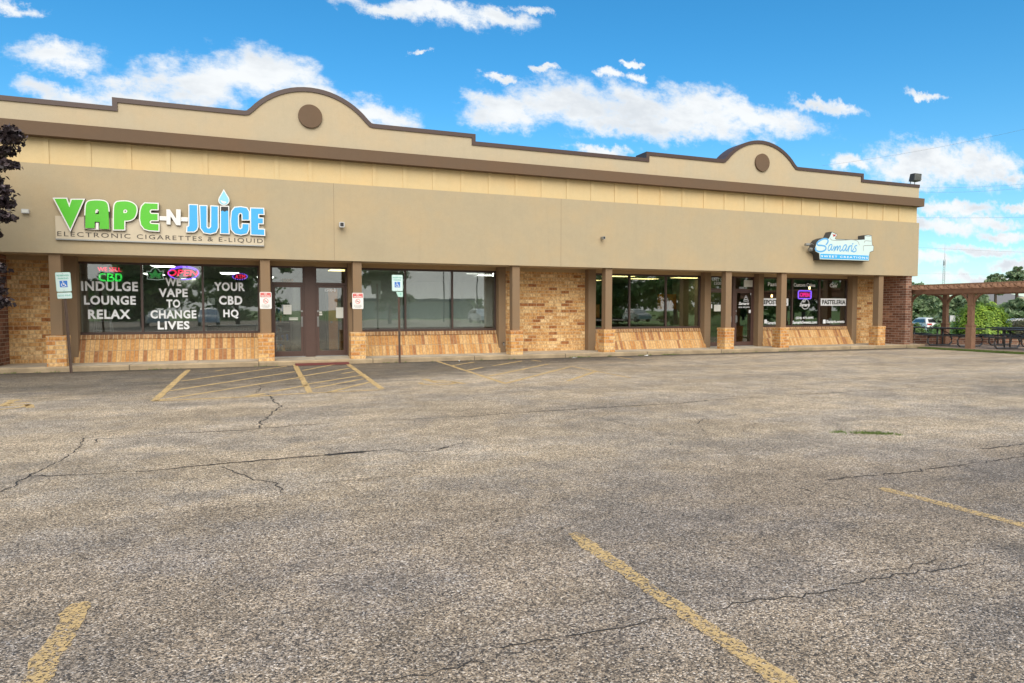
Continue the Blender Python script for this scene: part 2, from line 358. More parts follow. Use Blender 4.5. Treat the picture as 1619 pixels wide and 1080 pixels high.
# ------------------------------------------------------------------ mesh helpers
class MB:
    def __init__(s): s.v = []; s.f = []
    def poly(s, pts):
        i = len(s.v); s.v += [tuple(p) for p in pts]; s.f.append(list(range(i, i + len(pts)))); return s
    def box(s, x0, x1, y0, y1, z0, z1):
        i = len(s.v)
        s.v += [(x0, y0, z0), (x1, y0, z0), (x1, y1, z0), (x0, y1, z0), (x0, y0, z1), (x1, y0, z1), (x1, y1, z1), (x0, y1, z1)]
        for f in ((0, 3, 2, 1), (4, 5, 6, 7), (0, 1, 5, 4), (1, 2, 6, 5), (2, 3, 7, 6), (3, 0, 4, 7)): s.f.append([i + k for k in f])
        return s
    def prism(s, pts, axis, a0, a1):          # 2D polygon extruded along an axis; 'x': pts are (y,z); 'y': (x,z); 'z': (x,y)
        def mk(p, a): return {'x': (a, p[0], p[1]), 'y': (p[0], a, p[1]), 'z': (p[0], p[1], a)}[axis]
        n = len(pts); i = len(s.v)
        s.v += [mk(p, a0) for p in pts] + [mk(p, a1) for p in pts]
        s.f.append([i + k for k in range(n)]); s.f.append([i + n + k for k in reversed(range(n))])
        for k in range(n): s.f.append([i + k, i + n + k, i + n + (k + 1) % n, i + (k + 1) % n])
        return s
    def tube(s, pts, r, n=8, closed=False, r1=None):
        pts = [Vector(p) for p in pts]; i = len(s.v); m = len(pts)
        for k, p in enumerate(pts):
            a = pts[(k - 1) % m] if (closed or k > 0) else p; c = pts[(k + 1) % m] if (closed or k < m - 1) else p
            d = (c - a).normalized() if (c - a).length > 1e-9 else Vector((0, 0, 1))
            ref = Vector((0, 0, 1)) if abs(d.z) < .92 else Vector((1, 0, 0))
            e1 = d.cross(ref).normalized(); e2 = d.cross(e1)
            rr = r if r1 is None else r + (r1 - r) * k / max(1, m - 1)
            for j in range(n):
                an = 2 * math.pi * j / n; s.v.append(tuple(p + e1 * math.cos(an) * rr + e2 * math.sin(an) * rr))
        for k in range(m if closed else m - 1):
            for j in range(n):
                a = i + k * n + j; b = i + k * n + (j + 1) % n; k2 = (k + 1) % m
                s.f.append([a, b, i + k2 * n + (j + 1) % n, i + k2 * n + j])
        if not closed:
            s.f.append([i + j for j in reversed(range(n))]); s.f.append([i + (m - 1) * n + j for j in range(n)])
        return s
    def cyl(s, p0, p1, r, n=16, r1=None): return s.tube([p0, p1], r, n, False, r1)
    def build(s, name, mat, parent=None, smooth=False, bevel=0):
        me = bpy.data.meshes.new(name); me.from_pydata(s.v, [], s.f); me.update()
        bm = bmesh.new(); bm.from_mesh(me); bmesh.ops.recalc_face_normals(bm, faces=bm.faces)
        if bevel: bmesh.ops.bevel(bm, geom=[e for e in bm.edges], offset=bevel, segments=1, affect='EDGES', clamp_overlap=True)
        bm.to_mesh(me); bm.free()
        me.materials.append(M[mat])
        if smooth: me.polygons.foreach_set('use_smooth', [True] * len(me.polygons))
        return link(name, me, parent)
def link(name, me, parent=None):
    o = bpy.data.objects.new(name, me); COL.objects.link(o)
    if parent is not None: o.parent = parent; o.matrix_parent_inverse = Matrix.Translation(-wloc(parent))
    return o
def wloc(o): return Vector(o.location) if o.parent is None else Vector((0, 0, 0))
def dup(root, loc, rotz=None, label=None):                 # copy of a thing with its parts and their sub-parts
    r = root.copy(); COL.objects.link(r); r.location = loc
    if rotz is not None: r.rotation_euler.z = rotz
    if label: r['label'] = label
    for ch in list(root.children):
        c = ch.copy(); COL.objects.link(c); c.parent = r
        for g in list(ch.children):
            d = g.copy(); COL.objects.link(d); d.parent = c
    return r
def tag(o, label=None, cat=None, group=None, kind=None):
    for k, val in (('label', label), ('category', cat), ('group', group), ('kind', kind)):
        if val: o[k] = val
    return o
def thing(name, label, cat, loc=(0, 0, 0), group=None):
    o = bpy.data.objects.new(name, None); COL.objects.link(o); o.location = loc; o.empty_display_size = .2
    return tag(o, label, cat, group)
def struct(o): o['kind'] = 'structure'; return o
def curve_mesh(cd, mat, name):
    ob = bpy.data.objects.new('tmp', cd); COL.objects.link(ob)
    dg = bpy.context.evaluated_depsgraph_get(); me = bpy.data.meshes.new_from_object(ob.evaluated_get(dg)); me.name = name
    bpy.data.objects.remove(ob); bpy.data.curves.remove(cd)
    me.materials.clear(); me.materials.append(M[mat]); return me
def text(name, s, x0, x1, z0, z1, y, mat, parent=None, depth=.003, bold=0.0, space=1.0, shear=0.0, keep=False):
    cd = bpy.data.curves.new('txt', 'FONT'); cd.body = s; cd.size = 1; cd.extrude = .02; cd.offset = bold; cd.space_character = space; cd.shear = shear
    cd.resolution_u = 3
    me = curve_mesh(cd, mat, name)
    co = [v.co.copy() for v in me.vertices]
    if not co: return None
    a, b = min(c.x for c in co), max(c.x for c in co); c0, c1 = min(c.y for c in co), max(c.y for c in co)
    for v, c in zip(me.vertices, co):
        v.co = (x0 + (c.x - a) / (b - a) * (x1 - x0), y - (c.z + .02) / .04 * depth, z0 + (c.y - c0) / (c1 - c0) * (z1 - z0))
    return link(name, me, parent)
def shape(name, loops, y, depth, mat, parent=None, offset=0.0):      # loops of (x,z) on the plane y, holes by even-odd; stands 'depth' towards -y
    cd = bpy.data.curves.new('shp', 'CURVE'); cd.dimensions = '2D'; cd.fill_mode = 'BOTH'; cd.extrude = .5; cd.offset = offset
    for lp in loops:
        sp = cd.splines.new('POLY'); sp.points.add(len(lp) - 1); sp.use_cyclic_u = True
        for p, q in zip(sp.points, lp): p.co = (q[0], q[1], 0, 1)
    me = curve_mesh(cd, mat, name)
    for v in me.vertices: v.co = (v.co.x, y - (v.co.z + .5) * depth, v.co.y)
    return link(name, me, parent)
def smooth_loop(pts, it=2):
    for _ in range(it):
        q = []
        for i in range(len(pts)):
            a, b = pts[i], pts[(i + 1) % len(pts)]
            q += [(a[0] * .75 + b[0] * .25, a[1] * .75 + b[1] * .25), (a[0] * .25 + b[0] * .75, a[1] * .25 + b[1] * .75)]
        pts = q
    return pts
def circle(cx, cz, r, n=40, rz=None): return [(cx + r * math.cos(2 * math.pi * i / n), cz + (rz or r) * math.sin(2 * math.pi * i / n)) for i in range(n)]
def rrect(x0, x1, z0, z1, r, n=5):
    q = []
    for cx, cz, a in ((x1 - r, z1 - r, 0), (x0 + r, z1 - r, 90), (x0 + r, z0 + r, 180), (x1 - r, z0 + r, 270)):
        q += [(cx + r * math.cos(R(a + 90 * i / n)), cz + r * math.sin(R(a + 90 * i / n))) for i in range(n + 1)]
    return q

# ================================================================== GROUND
xs = [-4000, -60, 31.0, 34, 60, 4000]; zs = [-.06, -.06, -.06, -.75, -.95, -.95]; ys = [-4000, -60, 0, 60, 4000]
g = MB()
for y in ys:
    for x, z in zip(xs, zs): g.v.append((x, y, z))
for j in range(len(ys) - 1):
    for i in range(len(xs) - 1): a = j * len(xs) + i; g.f.append([a, a + 1, a + 1 + len(xs), a + len(xs)])
struct(g.build('ground', 'lawn'))
lot = struct(MB().box(-60, 24.35, -44, 18.86, -.05, 0).build('parking_lot', 'asphalt'))
struct(MB().box(-12, 25.35, 18.86, 20.6, -.05, .128).build('sidewalk', 'walk'))
struct(MB().prism([(18.85, -.04), (18.835, .10), (18.86, .131), (19.00, .131), (19.00, -.04)], 'x', -12, 25.35).build('kerb', 'kerb'))
struct(MB().box(24.9, 30.2, 10.5, 18.83, -.05, .05).build('patio', 'patio'))
struct(MB().box(25.36, 30.2, 18.83, 24, -.05, .05).build('patio', 'patio'))
struct(MB().box(-60, 60, -62, -44.5, -.055, -.02).build('road', 'asphalt'))
struct(MB().box(55, 66, -20, 120, -1.0, -.93).build('road', 'road'))

srnd = random.Random(9)
def stripe(p, q, w, w2=None, mat='paint'):
    a, b = gnd(*p), gnd(*q); d = (b - a).normalized(); n = Vector((-d.y, d.x, 0)); w2 = w2 or w
    z = Vector((0, 0, .004))
    m = MB(); k = max(8, int((b - a).length / .03)); L_, R_ = [], []; ja = jb = 0
    for i in range(k + 1):
        ja = ja * .6 + srnd.gauss(0, .006); jb = jb * .6 + srnd.gauss(0, .006); e0 = a.lerp(b, i / k); tp_ = min(1, .55 + i * .2, .55 + (k - i) * .2)
        L_.append(e0 - n * (w / 2 * tp_ + ja) + z); R_.append(e0 + n * (w / 2 * tp_ + jb) + z)
    for i in range(k): m.poly([L_[i], L_[i + 1], R_[i + 1], R_[i]])
    return m.build('painted_stripe', mat if min(p[1], q[1]) > 700 else 'baypaint', lot)
for p, q, w in [((1392, 772), (1660, 842), .11), ((903, 843), (1262, 1095), .105), ((127, 953), (46, 1095), .105),
                ((244, 634), (298, 585), .12), ((465, 575), (490, 621), .12), ((546, 573), (604, 615), .12), ((690, 571), (800, 607), .10),
                ((904, 579.5), (998, 598), .08), ((840, 569.5), (856, 571.6), .10), ((977, 565), (1001, 568.5), .09)]: stripe(p, q, w)
def zz(x, y): return (220 + x / 3.373, 550 + y / 3.373)
def zy(x, y): return (660 + x / 3.373, 550 + y / 3.373)
for p, q in [((70, 285), (560, 263)), ((560, 263), (905, 242)), ((915, 242), (1300, 224)), ((225, 178), (790, 98)), ((150, 232), (835, 127)), ((80, 285), (870, 156)),
             ((700, 236), (900, 200)), ((405, 125), (455, 118)), ((870, 122), (1090, 80)), ((870, 152), (1120, 110)), ((890, 195), (1195, 146)), ((915, 219), (1200, 165)), ((1000, 240), (1235, 182)), ((1080, 138), (1150, 127))]:
    stripe(zz(*p), zz(*q), .10)
stripe(zz(570, 261), zz(665, 244), .16)
for p, q in [((180, 96), (305, 76)), ((260, 122), (350, 104)), ((400, 97), (560, 70)), ((375, 153), (700, 86)), ((470, 190), (820, 100)), ((800, 178), (955, 125))]:
    stripe(zy(*p), zy(*q), .10)
# worn wheelchair emblems in the two stalls
def emblem(cx, cy, s):
    c = gnd(cx, cy); m = MB(); z = .004
    def bar(p, q, w):
        p, q = Vector(p), Vector(q); d = (q - p).normalized(); n = Vector((-d.y, d.x)) * w / 2
        m.poly([(c.x + s * a.x, c.y + s * a.y, z) for a in (p - n, q - n, q + n, p + n)])
    for i in range(14): a0, a1 = R(150 + i * 17), R(150 + (i + 1) * 17); bar((.35 * math.cos(a0), .35 * math.sin(a0) - .1), (.35 * math.cos(a1), .35 * math.sin(a1) - .1), .1)
    bar((-.05, .55), (0, 0), .12); bar((0, 0.02), (.35, .02), .11); bar((.35, .0), (.48, -.42), .11); bar((-.03, .3), (.28, .3), .09)
    m.poly([(c.x + s * (-.05 + .1 * math.cos(R(a))), c.y + s * (.7 + .1 * math.sin(R(a))), z) for a in range(0, 360, 30)])
    m.build('accessible_emblem', 'baypaint', lot)
emblem(4, 642, 1.0); emblem(690, 605, 1.0)

rnd = random.Random(3)
def crack(px, w):
    pts = [gnd(*p) for p in px]; q = [pts[0]]
    for a, b in zip(pts, pts[1:]):
        L = (b - a).length; n = max(2, int(L / .06)); nn = Vector((-(b - a).y, (b - a).x, 0)).normalized()
        for i in range(1, n + 1): q.append(a.lerp(b, i / n) + (nn * rnd.gauss(0, .016) if i < n else Vector()))
    w *= .62; m = MB(); z = Vector((0, 0, .0035)); W = []; cur = w
    for i in range(len(q)):
        cur = max(w * .45, min(w * 1.5, cur + rnd.gauss(0, w * .25))); W.append(cur if 0 < i < len(q) - 1 else w * .15)
    N = []
    for i in range(len(q)):
        d = (q[min(i + 1, len(q) - 1)] - q[max(i - 1, 0)]).normalized(); N.append(Vector((-d.y, d.x, 0)))
    for i in range(len(q) - 1):
        if rnd.random() < .03: continue
        m.poly([q[i] - N[i] * W[i] / 2 + z, q[i + 1] - N[i + 1] * W[i + 1] / 2 + z, q[i + 1] + N[i + 1] * W[i + 1] / 2 + z, q[i] + N[i] * W[i] / 2 + z])
    return m.build('crack', 'crack', lot)
def A(l): return [(x / 2, 560 + y / 2) for x, y in l]
def B(l): return [(809 + x / 2, 540 + y / 2) for x, y in l]
def Cc(l): return [(809 + x / 2, 800 + y / 2) for x, y in l]
for l, w in [(A([(-20, 440), (0, 437), (45, 420), (50, 408), (95, 385), (150, 358), (195, 335), (215, 318), (250, 295), (262, 270), (250, 265)]), .028),
             (A([(0, 285), (120, 277), (250, 275)]), .014), (A([(300, 285), (310, 268), (400, 265), (560, 250), (750, 242), (850, 233), (1000, 222), (1200, 210), (1450, 200), (1619, 186)]), .022),
             (B([(0, 226), (150, 218), (300, 208), (500, 198), (640, 185), (800, 175), (1000, 163), (1200, 152), (1400, 140), (1619, 125)]), .028),
             (A([(100, 388), (240, 383), (350, 375), (500, 367), (580, 358), (640, 352), (750, 343), (900, 330), (1020, 320), (1160, 308), (1240, 300)]), .026),
             (A([(640, 352), (750, 343), (900, 330), (1020, 321)]), .03), (A([(1020, 320), (1060, 317), (1100, 313), (1160, 308)]), .11),
             (A([(1240, 300), (1280, 310), (1350, 308), (1400, 297), (1450, 285), (1490, 262)]), .016), (A([(1380, 305), (1400, 297), (1420, 293)]), .035),
             (A([(690, 355), (760, 380), (800, 398), (880, 408), (895, 440)]), .014), (A([(895, 412), (1000, 410), (1120, 400), (1310, 380), (1480, 370)]), .012),
             (A([(815, 95), (830, 105), (805, 125)]), .02), (A([(850, 125), (865, 150), (890, 165), (860, 185), (855, 195), (825, 215), (818, 235)]), .024),
             (B([(240, 232), (330, 255), (420, 275), (470, 295), (515, 310), (500, 330)]), .012), (B([(600, 245), (590, 265), (608, 285), (600, 300)]), .014),
             (B([(700, 275), (780, 258), (830, 240), (900, 225)]), .012), (B([(985, 440), (1080, 430), (1240, 415), (1330, 402), (1440, 390), (1540, 375), (1640, 358)]), .016),
             (B([(890, 455), (980, 485), (1060, 500), (1150, 530)]), .010), (B([(860, 130), (900, 145), (960, 160)]), .014), (B([(1030, 120), (1180, 115), (1320, 110)]), .018),
             (B([(1480, 340), (1640, 323)]), .02), (B([(1130, 78), (1250, 74)]), .04), (B([(820, 76), (870, 72)]), .02),
             (Cc([(-60, 450), (0, 440), (130, 425), (300, 392), (400, 375), (560, 350), (640, 330), (700, 308), (780, 295), (920, 292), (1000, 270), (1080, 245), (1160, 230), (1240, 215), (1330, 208), (1420, 190), (1520, 170)]), .010),
             (Cc([(1080, 215), (1200, 200), (1380, 170)]), .006), ([(590, 1078), (650, 1068), (700, 1058), (770, 1050), (809, 1030)], .008)]: crack(l, w)

# grass in the crack, along the kerb, and on the verge
def blades(name, spots, hmin, hmax, label, cat, mat='grass', seed=1):
    r = random.Random(seed); m = MB()
    for x, y, z in spots:
        for _ in range(r.randint(3, 6)):
            a = r.random() * 6.28; h = r.uniform(hmin, hmax); w = .004 + .004 * r.random(); dx_, dy_ = math.cos(a), math.sin(a); bx, by = x + r.gauss(0, .02), y + r.gauss(0, .02)
            le = r.uniform(.2, .7) * h
            m.poly([(bx - dy_ * w, by + dx_ * w, z), (bx + dy_ * w, by - dx_ * w, z), (bx + dx_ * le, by + dy_ * le, z + h)])
    return tag(m.build(name, mat), label, cat, None, 'stuff')
r = random.Random(5); sp = []
for p, q, n in [((1317, 684), (1420, 687), 60), ((1350, 684), (1400, 686), 40)]:
    a, b = gnd(*p), gnd(*q)
    for i in range(n): t = r.random(); sp.append((a.x + (b.x - a.x) * t, a.y + (b.y - a.y) * t + r.gauss(0, .05), 0))
blades('crack_grass', sp, .008, .035, 'short green grass growing out of a crack in the right of the lot', 'grass', seed=2)
sp = []
for x0, x1, n in [(-6, 9, 260), (9, 14.5, 260), (14.5, 23, 90)]:
    for i in range(n):
        x = r.uniform(x0, x1)
        if math.sin(x * 2.1) + math.sin(x * 5.3 + 1) > .35: sp.append((x, 18.835 - abs(r.gauss(0, .03)), 0))
blades('kerb_weeds', sp, .01, .06, 'small green weeds sprouting along the foot of the concrete kerb', 'weeds', seed=3)
sp = [(r.uniform(24.36, 24.9), r.uniform(10.5, 18.4), -.05) for i in range(5000)] + [(24.36 + .02 * r.random(), r.uniform(10.5, 18.4), -.05) for i in range(600)]
struct(MB().box(24.35, 24.9, 10.5, 18.5, -.055, -.012).build('verge', 'lawn'))
blades('verge_grass', sp, .06, .14, 'strip of bright green grass between parking lot and patio', 'grass', seed=4)

# ================================================================== BUILDING
DF = 18.95                                   # face of the lower fascia
GL = 20.40                                   # glass line
BX0, BX1 = -12.0, 24.97
bld = thing('shop_building', 'long beige single storey strip of shops with arched parapets and tan brick', 'building', (8, 19, 0))
def part(mb, name, mat, parent=None, **k): return mb.build(name, mat, parent or bld, **k)
part(MB().box(BX0, BX1, DF, 19.6, 2.893, 5.03), 'lower_fascia', 'stucco')
for x in (2.02, 9.0): part(MB().box(x - .003, x + .003, DF - .0012, DF - .0002, 2.894, 5.029), 'control_joint', 'brown')
frz = part(MB().box(BX0, BX1 - .02, 19.05, 19.7, 5.03, 5.70), 'frieze', 'yellow')
bat = {0: 73.7, 1: 140.4, 2: 204.2, 3: 265.5, 6: 437.3, 7: 490.4, 8: 541.8, 9: 591.7, 10: 639.9, 11: 686.4, 12: 731.3, 13: 774.6, 19: 1010.8, 20: 1046.3, 21: 1081, 22: 1115, 23: 1147.7,
       24: 1179.6, 25: 1210.8, 26: 1240.9, 27: 1270.5, 28: 1299.2, 29: 1325.9, 30: 1351.7, 31: 1374.4, 32: 1399.7, 33: 1424.7}
bx = {k: at(p, 260, 19.04).x for k, p in bat.items()}
for k in (4, 5): bx[k] = bx[3] + (bx[6] - bx[3]) * (k - 3) / 3
for k in range(14, 19): bx[k] = bx[13] + (bx[19] - bx[13]) * (k - 13) / 6
for k in (-1, -2): bx[k] = bx[0] + .876 * k
for k in sorted(bx): MB().box(bx[k] - .055, bx[k] + .055, 19.025, 19.0499, 5.031, 5.668).build('batten', 'yellow', frz)
part(MB().prism([(18.80, 5.668), (18.79, 5.985), (18.965, 6.03), (19.7, 6.03), (19.7, 5.668)], 'x', BX0, BX1 + .06), 'cornice_band', 'brown')
# parapet with stepped and arched top
Z0, Z1, Z2, ZA = 6.03, 6.44, 6.655, 7.455      # undersides of the coping
def arch(cx, hw=1.56, n=22):
    pts = []
    Rr = (hw * hw + (ZA - Z2) ** 2) / (2 * (ZA - Z2)); cz = ZA - Rr; a0 = math.asin(hw / Rr)
    fl = .12
    pts.append((cx - hw - fl, Z2)); 
    for i in range(n + 1):
        a = -a0 + 2 * a0 * i / n; x, z = cx + Rr * math.sin(a), cz + Rr * math.cos(a)
        if i == 0: x -= .02; z += .02
        if i == n: x += .02; z += .02
        pts.append((x, z))
    pts.append((cx + hw + fl, Z2)); return pts
prof = [(BX0, Z1), (-3.16, Z1), (-3.16, Z2)] + arch(1.45) + [(6.05, Z2), (6.05, Z1), (12.23, Z1), (12.23, Z2)] + arch(16.92) + [(21.76, Z2), (21.76, Z1), (24.93, Z1)]
YP0, YP1 = 18.97, 19.55
part(MB().prism([(BX0, Z0)] + prof + [(24.93, Z0)], 'y', YP0, YP1), 'parapet', 'stucco2')
par = bld.children[-1]
def offs(pts, d):
    o = []
    for i in range(len(pts)):
        p = Vector(pts[i]); a = (Vector(pts[i]) - Vector(pts[i - 1])).normalized() if i else None; b = (Vector(pts[i + 1]) - p).normalized() if i < len(pts) - 1 else None
        na = Vector((-a.y, a.x)) if a else None; nb = Vector((-b.y, b.x)) if b else None
        if na is None: n, k = nb, 1
        elif nb is None: n, k = na, 1
        else:
            n = (na + nb).normalized(); k = 1 / max(.5, n.dot(na))
        q = p + n * d * k; o.append((q.x, q.y))
    return o
up = offs(prof, .115)
cp = MB()
y0, y1 = YP0 - .035, YP1 + .05
n = len(prof); i0 = len(cp.v)
for P_ in (prof, up):
    for y in (y0, y1):
        for p in P_: cp.v.append((p[0], y, p[1]))
for i in range(n - 1):
    lf, lb, uf, ub = i, n + i, 2 * n + i, 3 * n + i
    cp.f += [[lf, lf + 1, uf + 1, uf], [lb, ub, ub + 1, lb + 1], [uf, uf + 1, ub + 1, ub], [lf, lb, lb + 1, lf + 1]]
cp.f += [[0, 2 * n, 3 * n, n], [n - 1, 2 * n - 1, 4 * n - 1, 3 * n - 1]]
cp.build('coping', 'coping', par)
for cx in (1.425, 16.94):
    part(MB().prism(circle(cx, 6.79, .315, 48), 'y', 18.90, 18.969), 'medallion', 'brown', bevel=.006)
part(MB().box(BX0, BX1 - .1, 19.7, 37, 5.6, 5.75), 'roof', 'roofgrey')
part(MB().box(BX0, 24.68, 36.8, 37, -.05, 5.6), 'rear_wall', 'red')
part(MB().box(24.45, 24.68, 20.5, 36.8, -.05, 5.6), 'side_wall', 'red')
part(MB().box(BX0, BX1 - .04, 19.6, 20.75, 2.915, 2.99), 'soffit', 'soffit')
part(MB().box(BX0, 24.38, 20.36, 20.7, 2.80, 2.915), 'window_head', 'soffit')
# soffit vents
for px in (152, 360, 510, 690, 915): 
    x = at(px, 410, 19.6).x; part(MB().box(x - .22, x + .22, 19.25, 19.5, 2.900, 2.9149), 'soffit_vent', 'ltgrey')
# brick walls between the shopfronts
for x0, x1 in ((-5.97, -4.72), (7.55, 10.6), (23.0, 24.38)): part(MB().box(x0, x1, 20.36, 20.7, .12, 2.80), 'brick_wall', 'brick')
part(MB().box(24.38, 24.70, 18.99, 20.62, -.05, 2.892), 'wing_wall', 'red')
part(MB().box(-6.3, -5.97, 18.99, 20.7, -.05, 2.892), 'wing_wall', 'red')
# stucco piers
for x0, x1 in ((-4.72, -4.40), (.05, .36), (2.53, 2.80), (7.32, 7.56), (10.60, 10.88), (15.43, 15.70), (17.93, 18.17), (22.76, 23.02)):
    part(MB().box(x0, x1, 20.10, 20.5, .12, 2.9149), 'pier', 'colst')
# columns on brick pedestals
for x0 in (-4.73, .08, 2.53, 7.38, 10.66, 15.51, 18.02, 22.93):
    x1 = x0 + .245; cx = (x0 + x1) / 2
    c = part(MB().box(x0, x1, 19.03, 19.28, .80, 2.892), 'column', 'colst')
    MB().box(cx - .205, cx + .205, 18.955, 19.365, .12, .80).box(cx - .212, cx + .212, 18.948, 19.372, .80, .885).build('brick_pedestal', 'pedbrick', c)
# windows
def window(x0, x1, mull, knee=True):
    zb, zt = .85, 2.80
    if knee:
        k = part(MB().prism([(20.02, .12), (20.33, .735), (20.7, .735), (20.7, .12)], 'x', x0 - .03, x1 + .03), 'knee_wall', 'knee')
        MB().prism([(20.30, .735), (20.345, .849), (20.7, .849), (20.7, .735)], 'x', x0 - .03, x1 + .03).build('header_course', 'header', k)
    f = MB(); t = .055
    f.box(x0, x1, 20.36, 20.47, zb, zb + .07).box(x0, x1, 20.36, 20.47, zt - .06, zt - .0005)
    es = [x0] + mull + [x1]
    for i, e in enumerate(es):
        a, b = (e, e + t) if i == 0 else (e - t, e) if i == len(es) - 1 else (e - t / 2, e + t / 2)
        f.box(a, b, 20.355, 20.475, zb + .07, zt - .06)
    w = part(f, 'window', 'bronze')
    for i in range(len(es) - 1): MB().box(es[i] + t / 2, es[i + 1] - t / 2, GL, GL + .008, zb + .05, zt - .04).build('pane', 'glass', w)
    return w
w1 = window(-4.47, .06, [-2.94, -1.43])
w2 = window(2.80, 7.33, [4.31, 5.83])
w3 = window(10.88, 15.44, [12.39, 13.92])
w4 = window(18.17, 22.78, [19.85, 21.27])
GT = GL - .002
# vinyl lettering on the first window
def z4(x, y): q = at(110 + x / 5.06, 400 + y / 5.06, GT); return q.x, q.z
def word(w, s, x0, y0, x1, y1, conv=z4, mat='letter', bold=.036, y=GT, **k):
    a = conv(x0, (y0 + y1) / 2); b = conv(x1, (y0 + y1) / 2); zc = conv((x0 + x1) / 2, y1)[1]; zt = conv((x0 + x1) / 2, y0)[1]
    return text('lettering', s, a[0], b[0], zc, zt, y, mat, w, bold=bold, **k)
for s, *bxs in [('INDULGE', 92, 228, 547, 305), ('LOUNGE', 115, 342, 530, 415), ('RELAX', 148, 453, 487, 528), ('WE', 765, 200, 893, 265), ('VAPE', 713, 285, 945, 353), ('TO', 775, 372, 885, 438),
                ('CHANGE', 647, 457, 1015, 525), ('LIVES', 705, 545, 960, 612), ('YOUR', 1157, 235, 1402, 305), ('CBD', 1195, 343, 1382, 415), ('HQ', 1230, 452, 1352, 525)]:
    word(w1, s, *bxs, space=1.12)
# blinds in the second window
for x0, x1 in ((2.86, 4.27), (4.35, 5.79), (5.87, 7.27)):
    b = MB(); z = 2.70
    while z > 1.0: b.poly([(x0, 20.56, z), (x1, 20.56, z), (x1, 20.575, z + .019), (x0, 20.575, z + .019)]); b.poly([(x0, 20.5615, z - .001), (x0, 20.5765, z + .018), (x1, 20.5765, z + .018), (x1, 20.5615, z - .001)]); z -= .034
    b.box(x0, x1, 20.555, 20.59, .97, .985).box(x0, x1, 20.55, 20.6, 2.72, 2.745)
    for q in (.2, .5, .8): xx = x0 + (x1 - x0) * q; b.box(xx - .002, xx + .002, 20.571, 20.573, .98, 2.72)
    b.build('blind', 'white', w2)
# bakery window lettering
def z7(x, y): q = at(1120 + x / 6.746, 430 + y / 6.746, GT); return q.x, q.z
for s, *bxs in [('Pastries', 635, 112, 800, 152), ('Custom Cakes', 910, 120, 1140, 158), ("Cafe'", 1295, 125, 1378, 165), ('(224) 475-0095', 932, 478, 1120, 508), ('SamarisSweets.com', 897, 520, 1158, 552),
                ('/Samaris.sweets', 1255, 512, 1450, 545), ('/SamarisSweets', 620, 525, 800, 558)]: word(w4, s, *bxs, conv=z7, bold=.022)
def plate(name, x0, y0, x1, y1, mat, w, conv=z7, y=GT, r=.02, d=.003):
    a = conv(x0, (y0 + y1) / 2); b = conv(x1, (y0 + y1) / 2); zc = conv((x0 + x1) / 2, y1)[1]; zt = conv((x0 + x1) / 2, y0)[1]
    return shape(name, [rrect(a[0], b[0], zc, zt, min(r, (zt - zc) * .3))], y, d, mat, w)
for x0, y0, x1, y1, s, tx0, tx1 in [(1197, 283, 1477, 360, 'PASTELERIA', 1212, 1462), (540, 282, 852, 360, 'REPOSTERIA', 560, 838)]:
    plate('lettering_band', x0, y0, x1, y1, 'letter', w4, r=.004); word(w4, s, tx0, y0 + 16, tx1, y1 - 14, conv=z7, mat='black', y=GT - .004, bold=.03)
for x0 in (1222, 596): plate('social_icon', x0, 508, x0 + 28, 550, 'letter', w4)
c = z7(1033, 343); ring = [circle(c[0], c[1], .21, 40), circle(c[0], c[1], .19, 40)]
shape('bakery_logo', ring, GT, .003, 'letter', w4)
word(w4, 'Samaris', 972, 330, 1085, 368, conv=z7, bold=.03, shear=.35)
word(w4, 'el', 1005, 295, 1040, 325, conv=z7, bold=.02, shear=.35)
# doors
def door(x0, x1, glass='glass', hand=1, refl=None):
    zt = 2.80; zd = 2.26; f = MB(); t = .05
    f.box(x0, x0 + t, 20.36, 20.46, .13, zt).box(x1 - t, x1, 20.36, 20.46, .13, zt).box(x0 + t, x1 - t, 20.36, 20.46, zt - .05, zt - .0005).box(x0 + t, x1 - t, 20.355, 20.46, zd, zd + .07)
    d = part(f, 'door', 'bronze2')
    l = MB(); a, b = x0 + t + .004, x1 - t - .004; s = .062
    l.box(a, a + s, 20.37, 20.43, .15, zd - .006).box(b - s, b, 20.37, 20.43, .15, zd - .006).box(a + s, b - s, 20.37, 20.43, .15, .30).box(a + s, b - s, 20.37, 20.43, zd - .08, zd - .006)
    l.build('leaf_frame', 'bronze2', d)
    MB().box(a + s, b - s, GL, GL + .008, .30, zd - .08).build('glass', glass, d)
    MB().box(x0 + t, x1 - t, GL, GL + .008, zd + .07, zt - .05).build('transom', glass, d)
    hx = b - s / 2 if hand > 0 else a + s / 2
    h = MB().box(hx - .025, hx + .025, 20.355, 20.37, 1.02, 1.32); h.tube([(hx, 20.36, 1.30), (hx, 20.31, 1.28), (hx, 20.31, 1.06), (hx, 20.36, 1.04)], .012, 8)
    h.build('handle', 'grey', d); MB().cyl((hx, 20.35, 1.48), (hx, 20.371, 1.48), .028).build('lock', 'grey', d)
    MB().box(x0, x1, 20.3, 20.46, .128, .149).build('threshold', 'grey', d)
    return d
part(MB().box(1.30, 1.59, 20.33, 20.5, .128, 2.80), 'door_panel', 'bronze2')
part(MB().box(16.90, 17.00, 20.33, 20.5, .128, 2.80), 'door_panel', 'bronze2')
dA = door(.36, 1.30, hand=1); dB = door(1.59, 2.53, hand=-1); dC = door(15.70, 16.90, glass='frost', hand=1); dD = door(17.00, 17.93, hand=-1)
def z5(x, y): q = at(390 + x / 5.4, 400 + y / 5.4, GT); return q.x, q.z
word(dA, '1500A', 297, 220, 400, 248, conv=z5, mat='panel', bold=.0); word(dB, '1500-B', 668, 303, 762, 330, conv=z5, bold=.02)
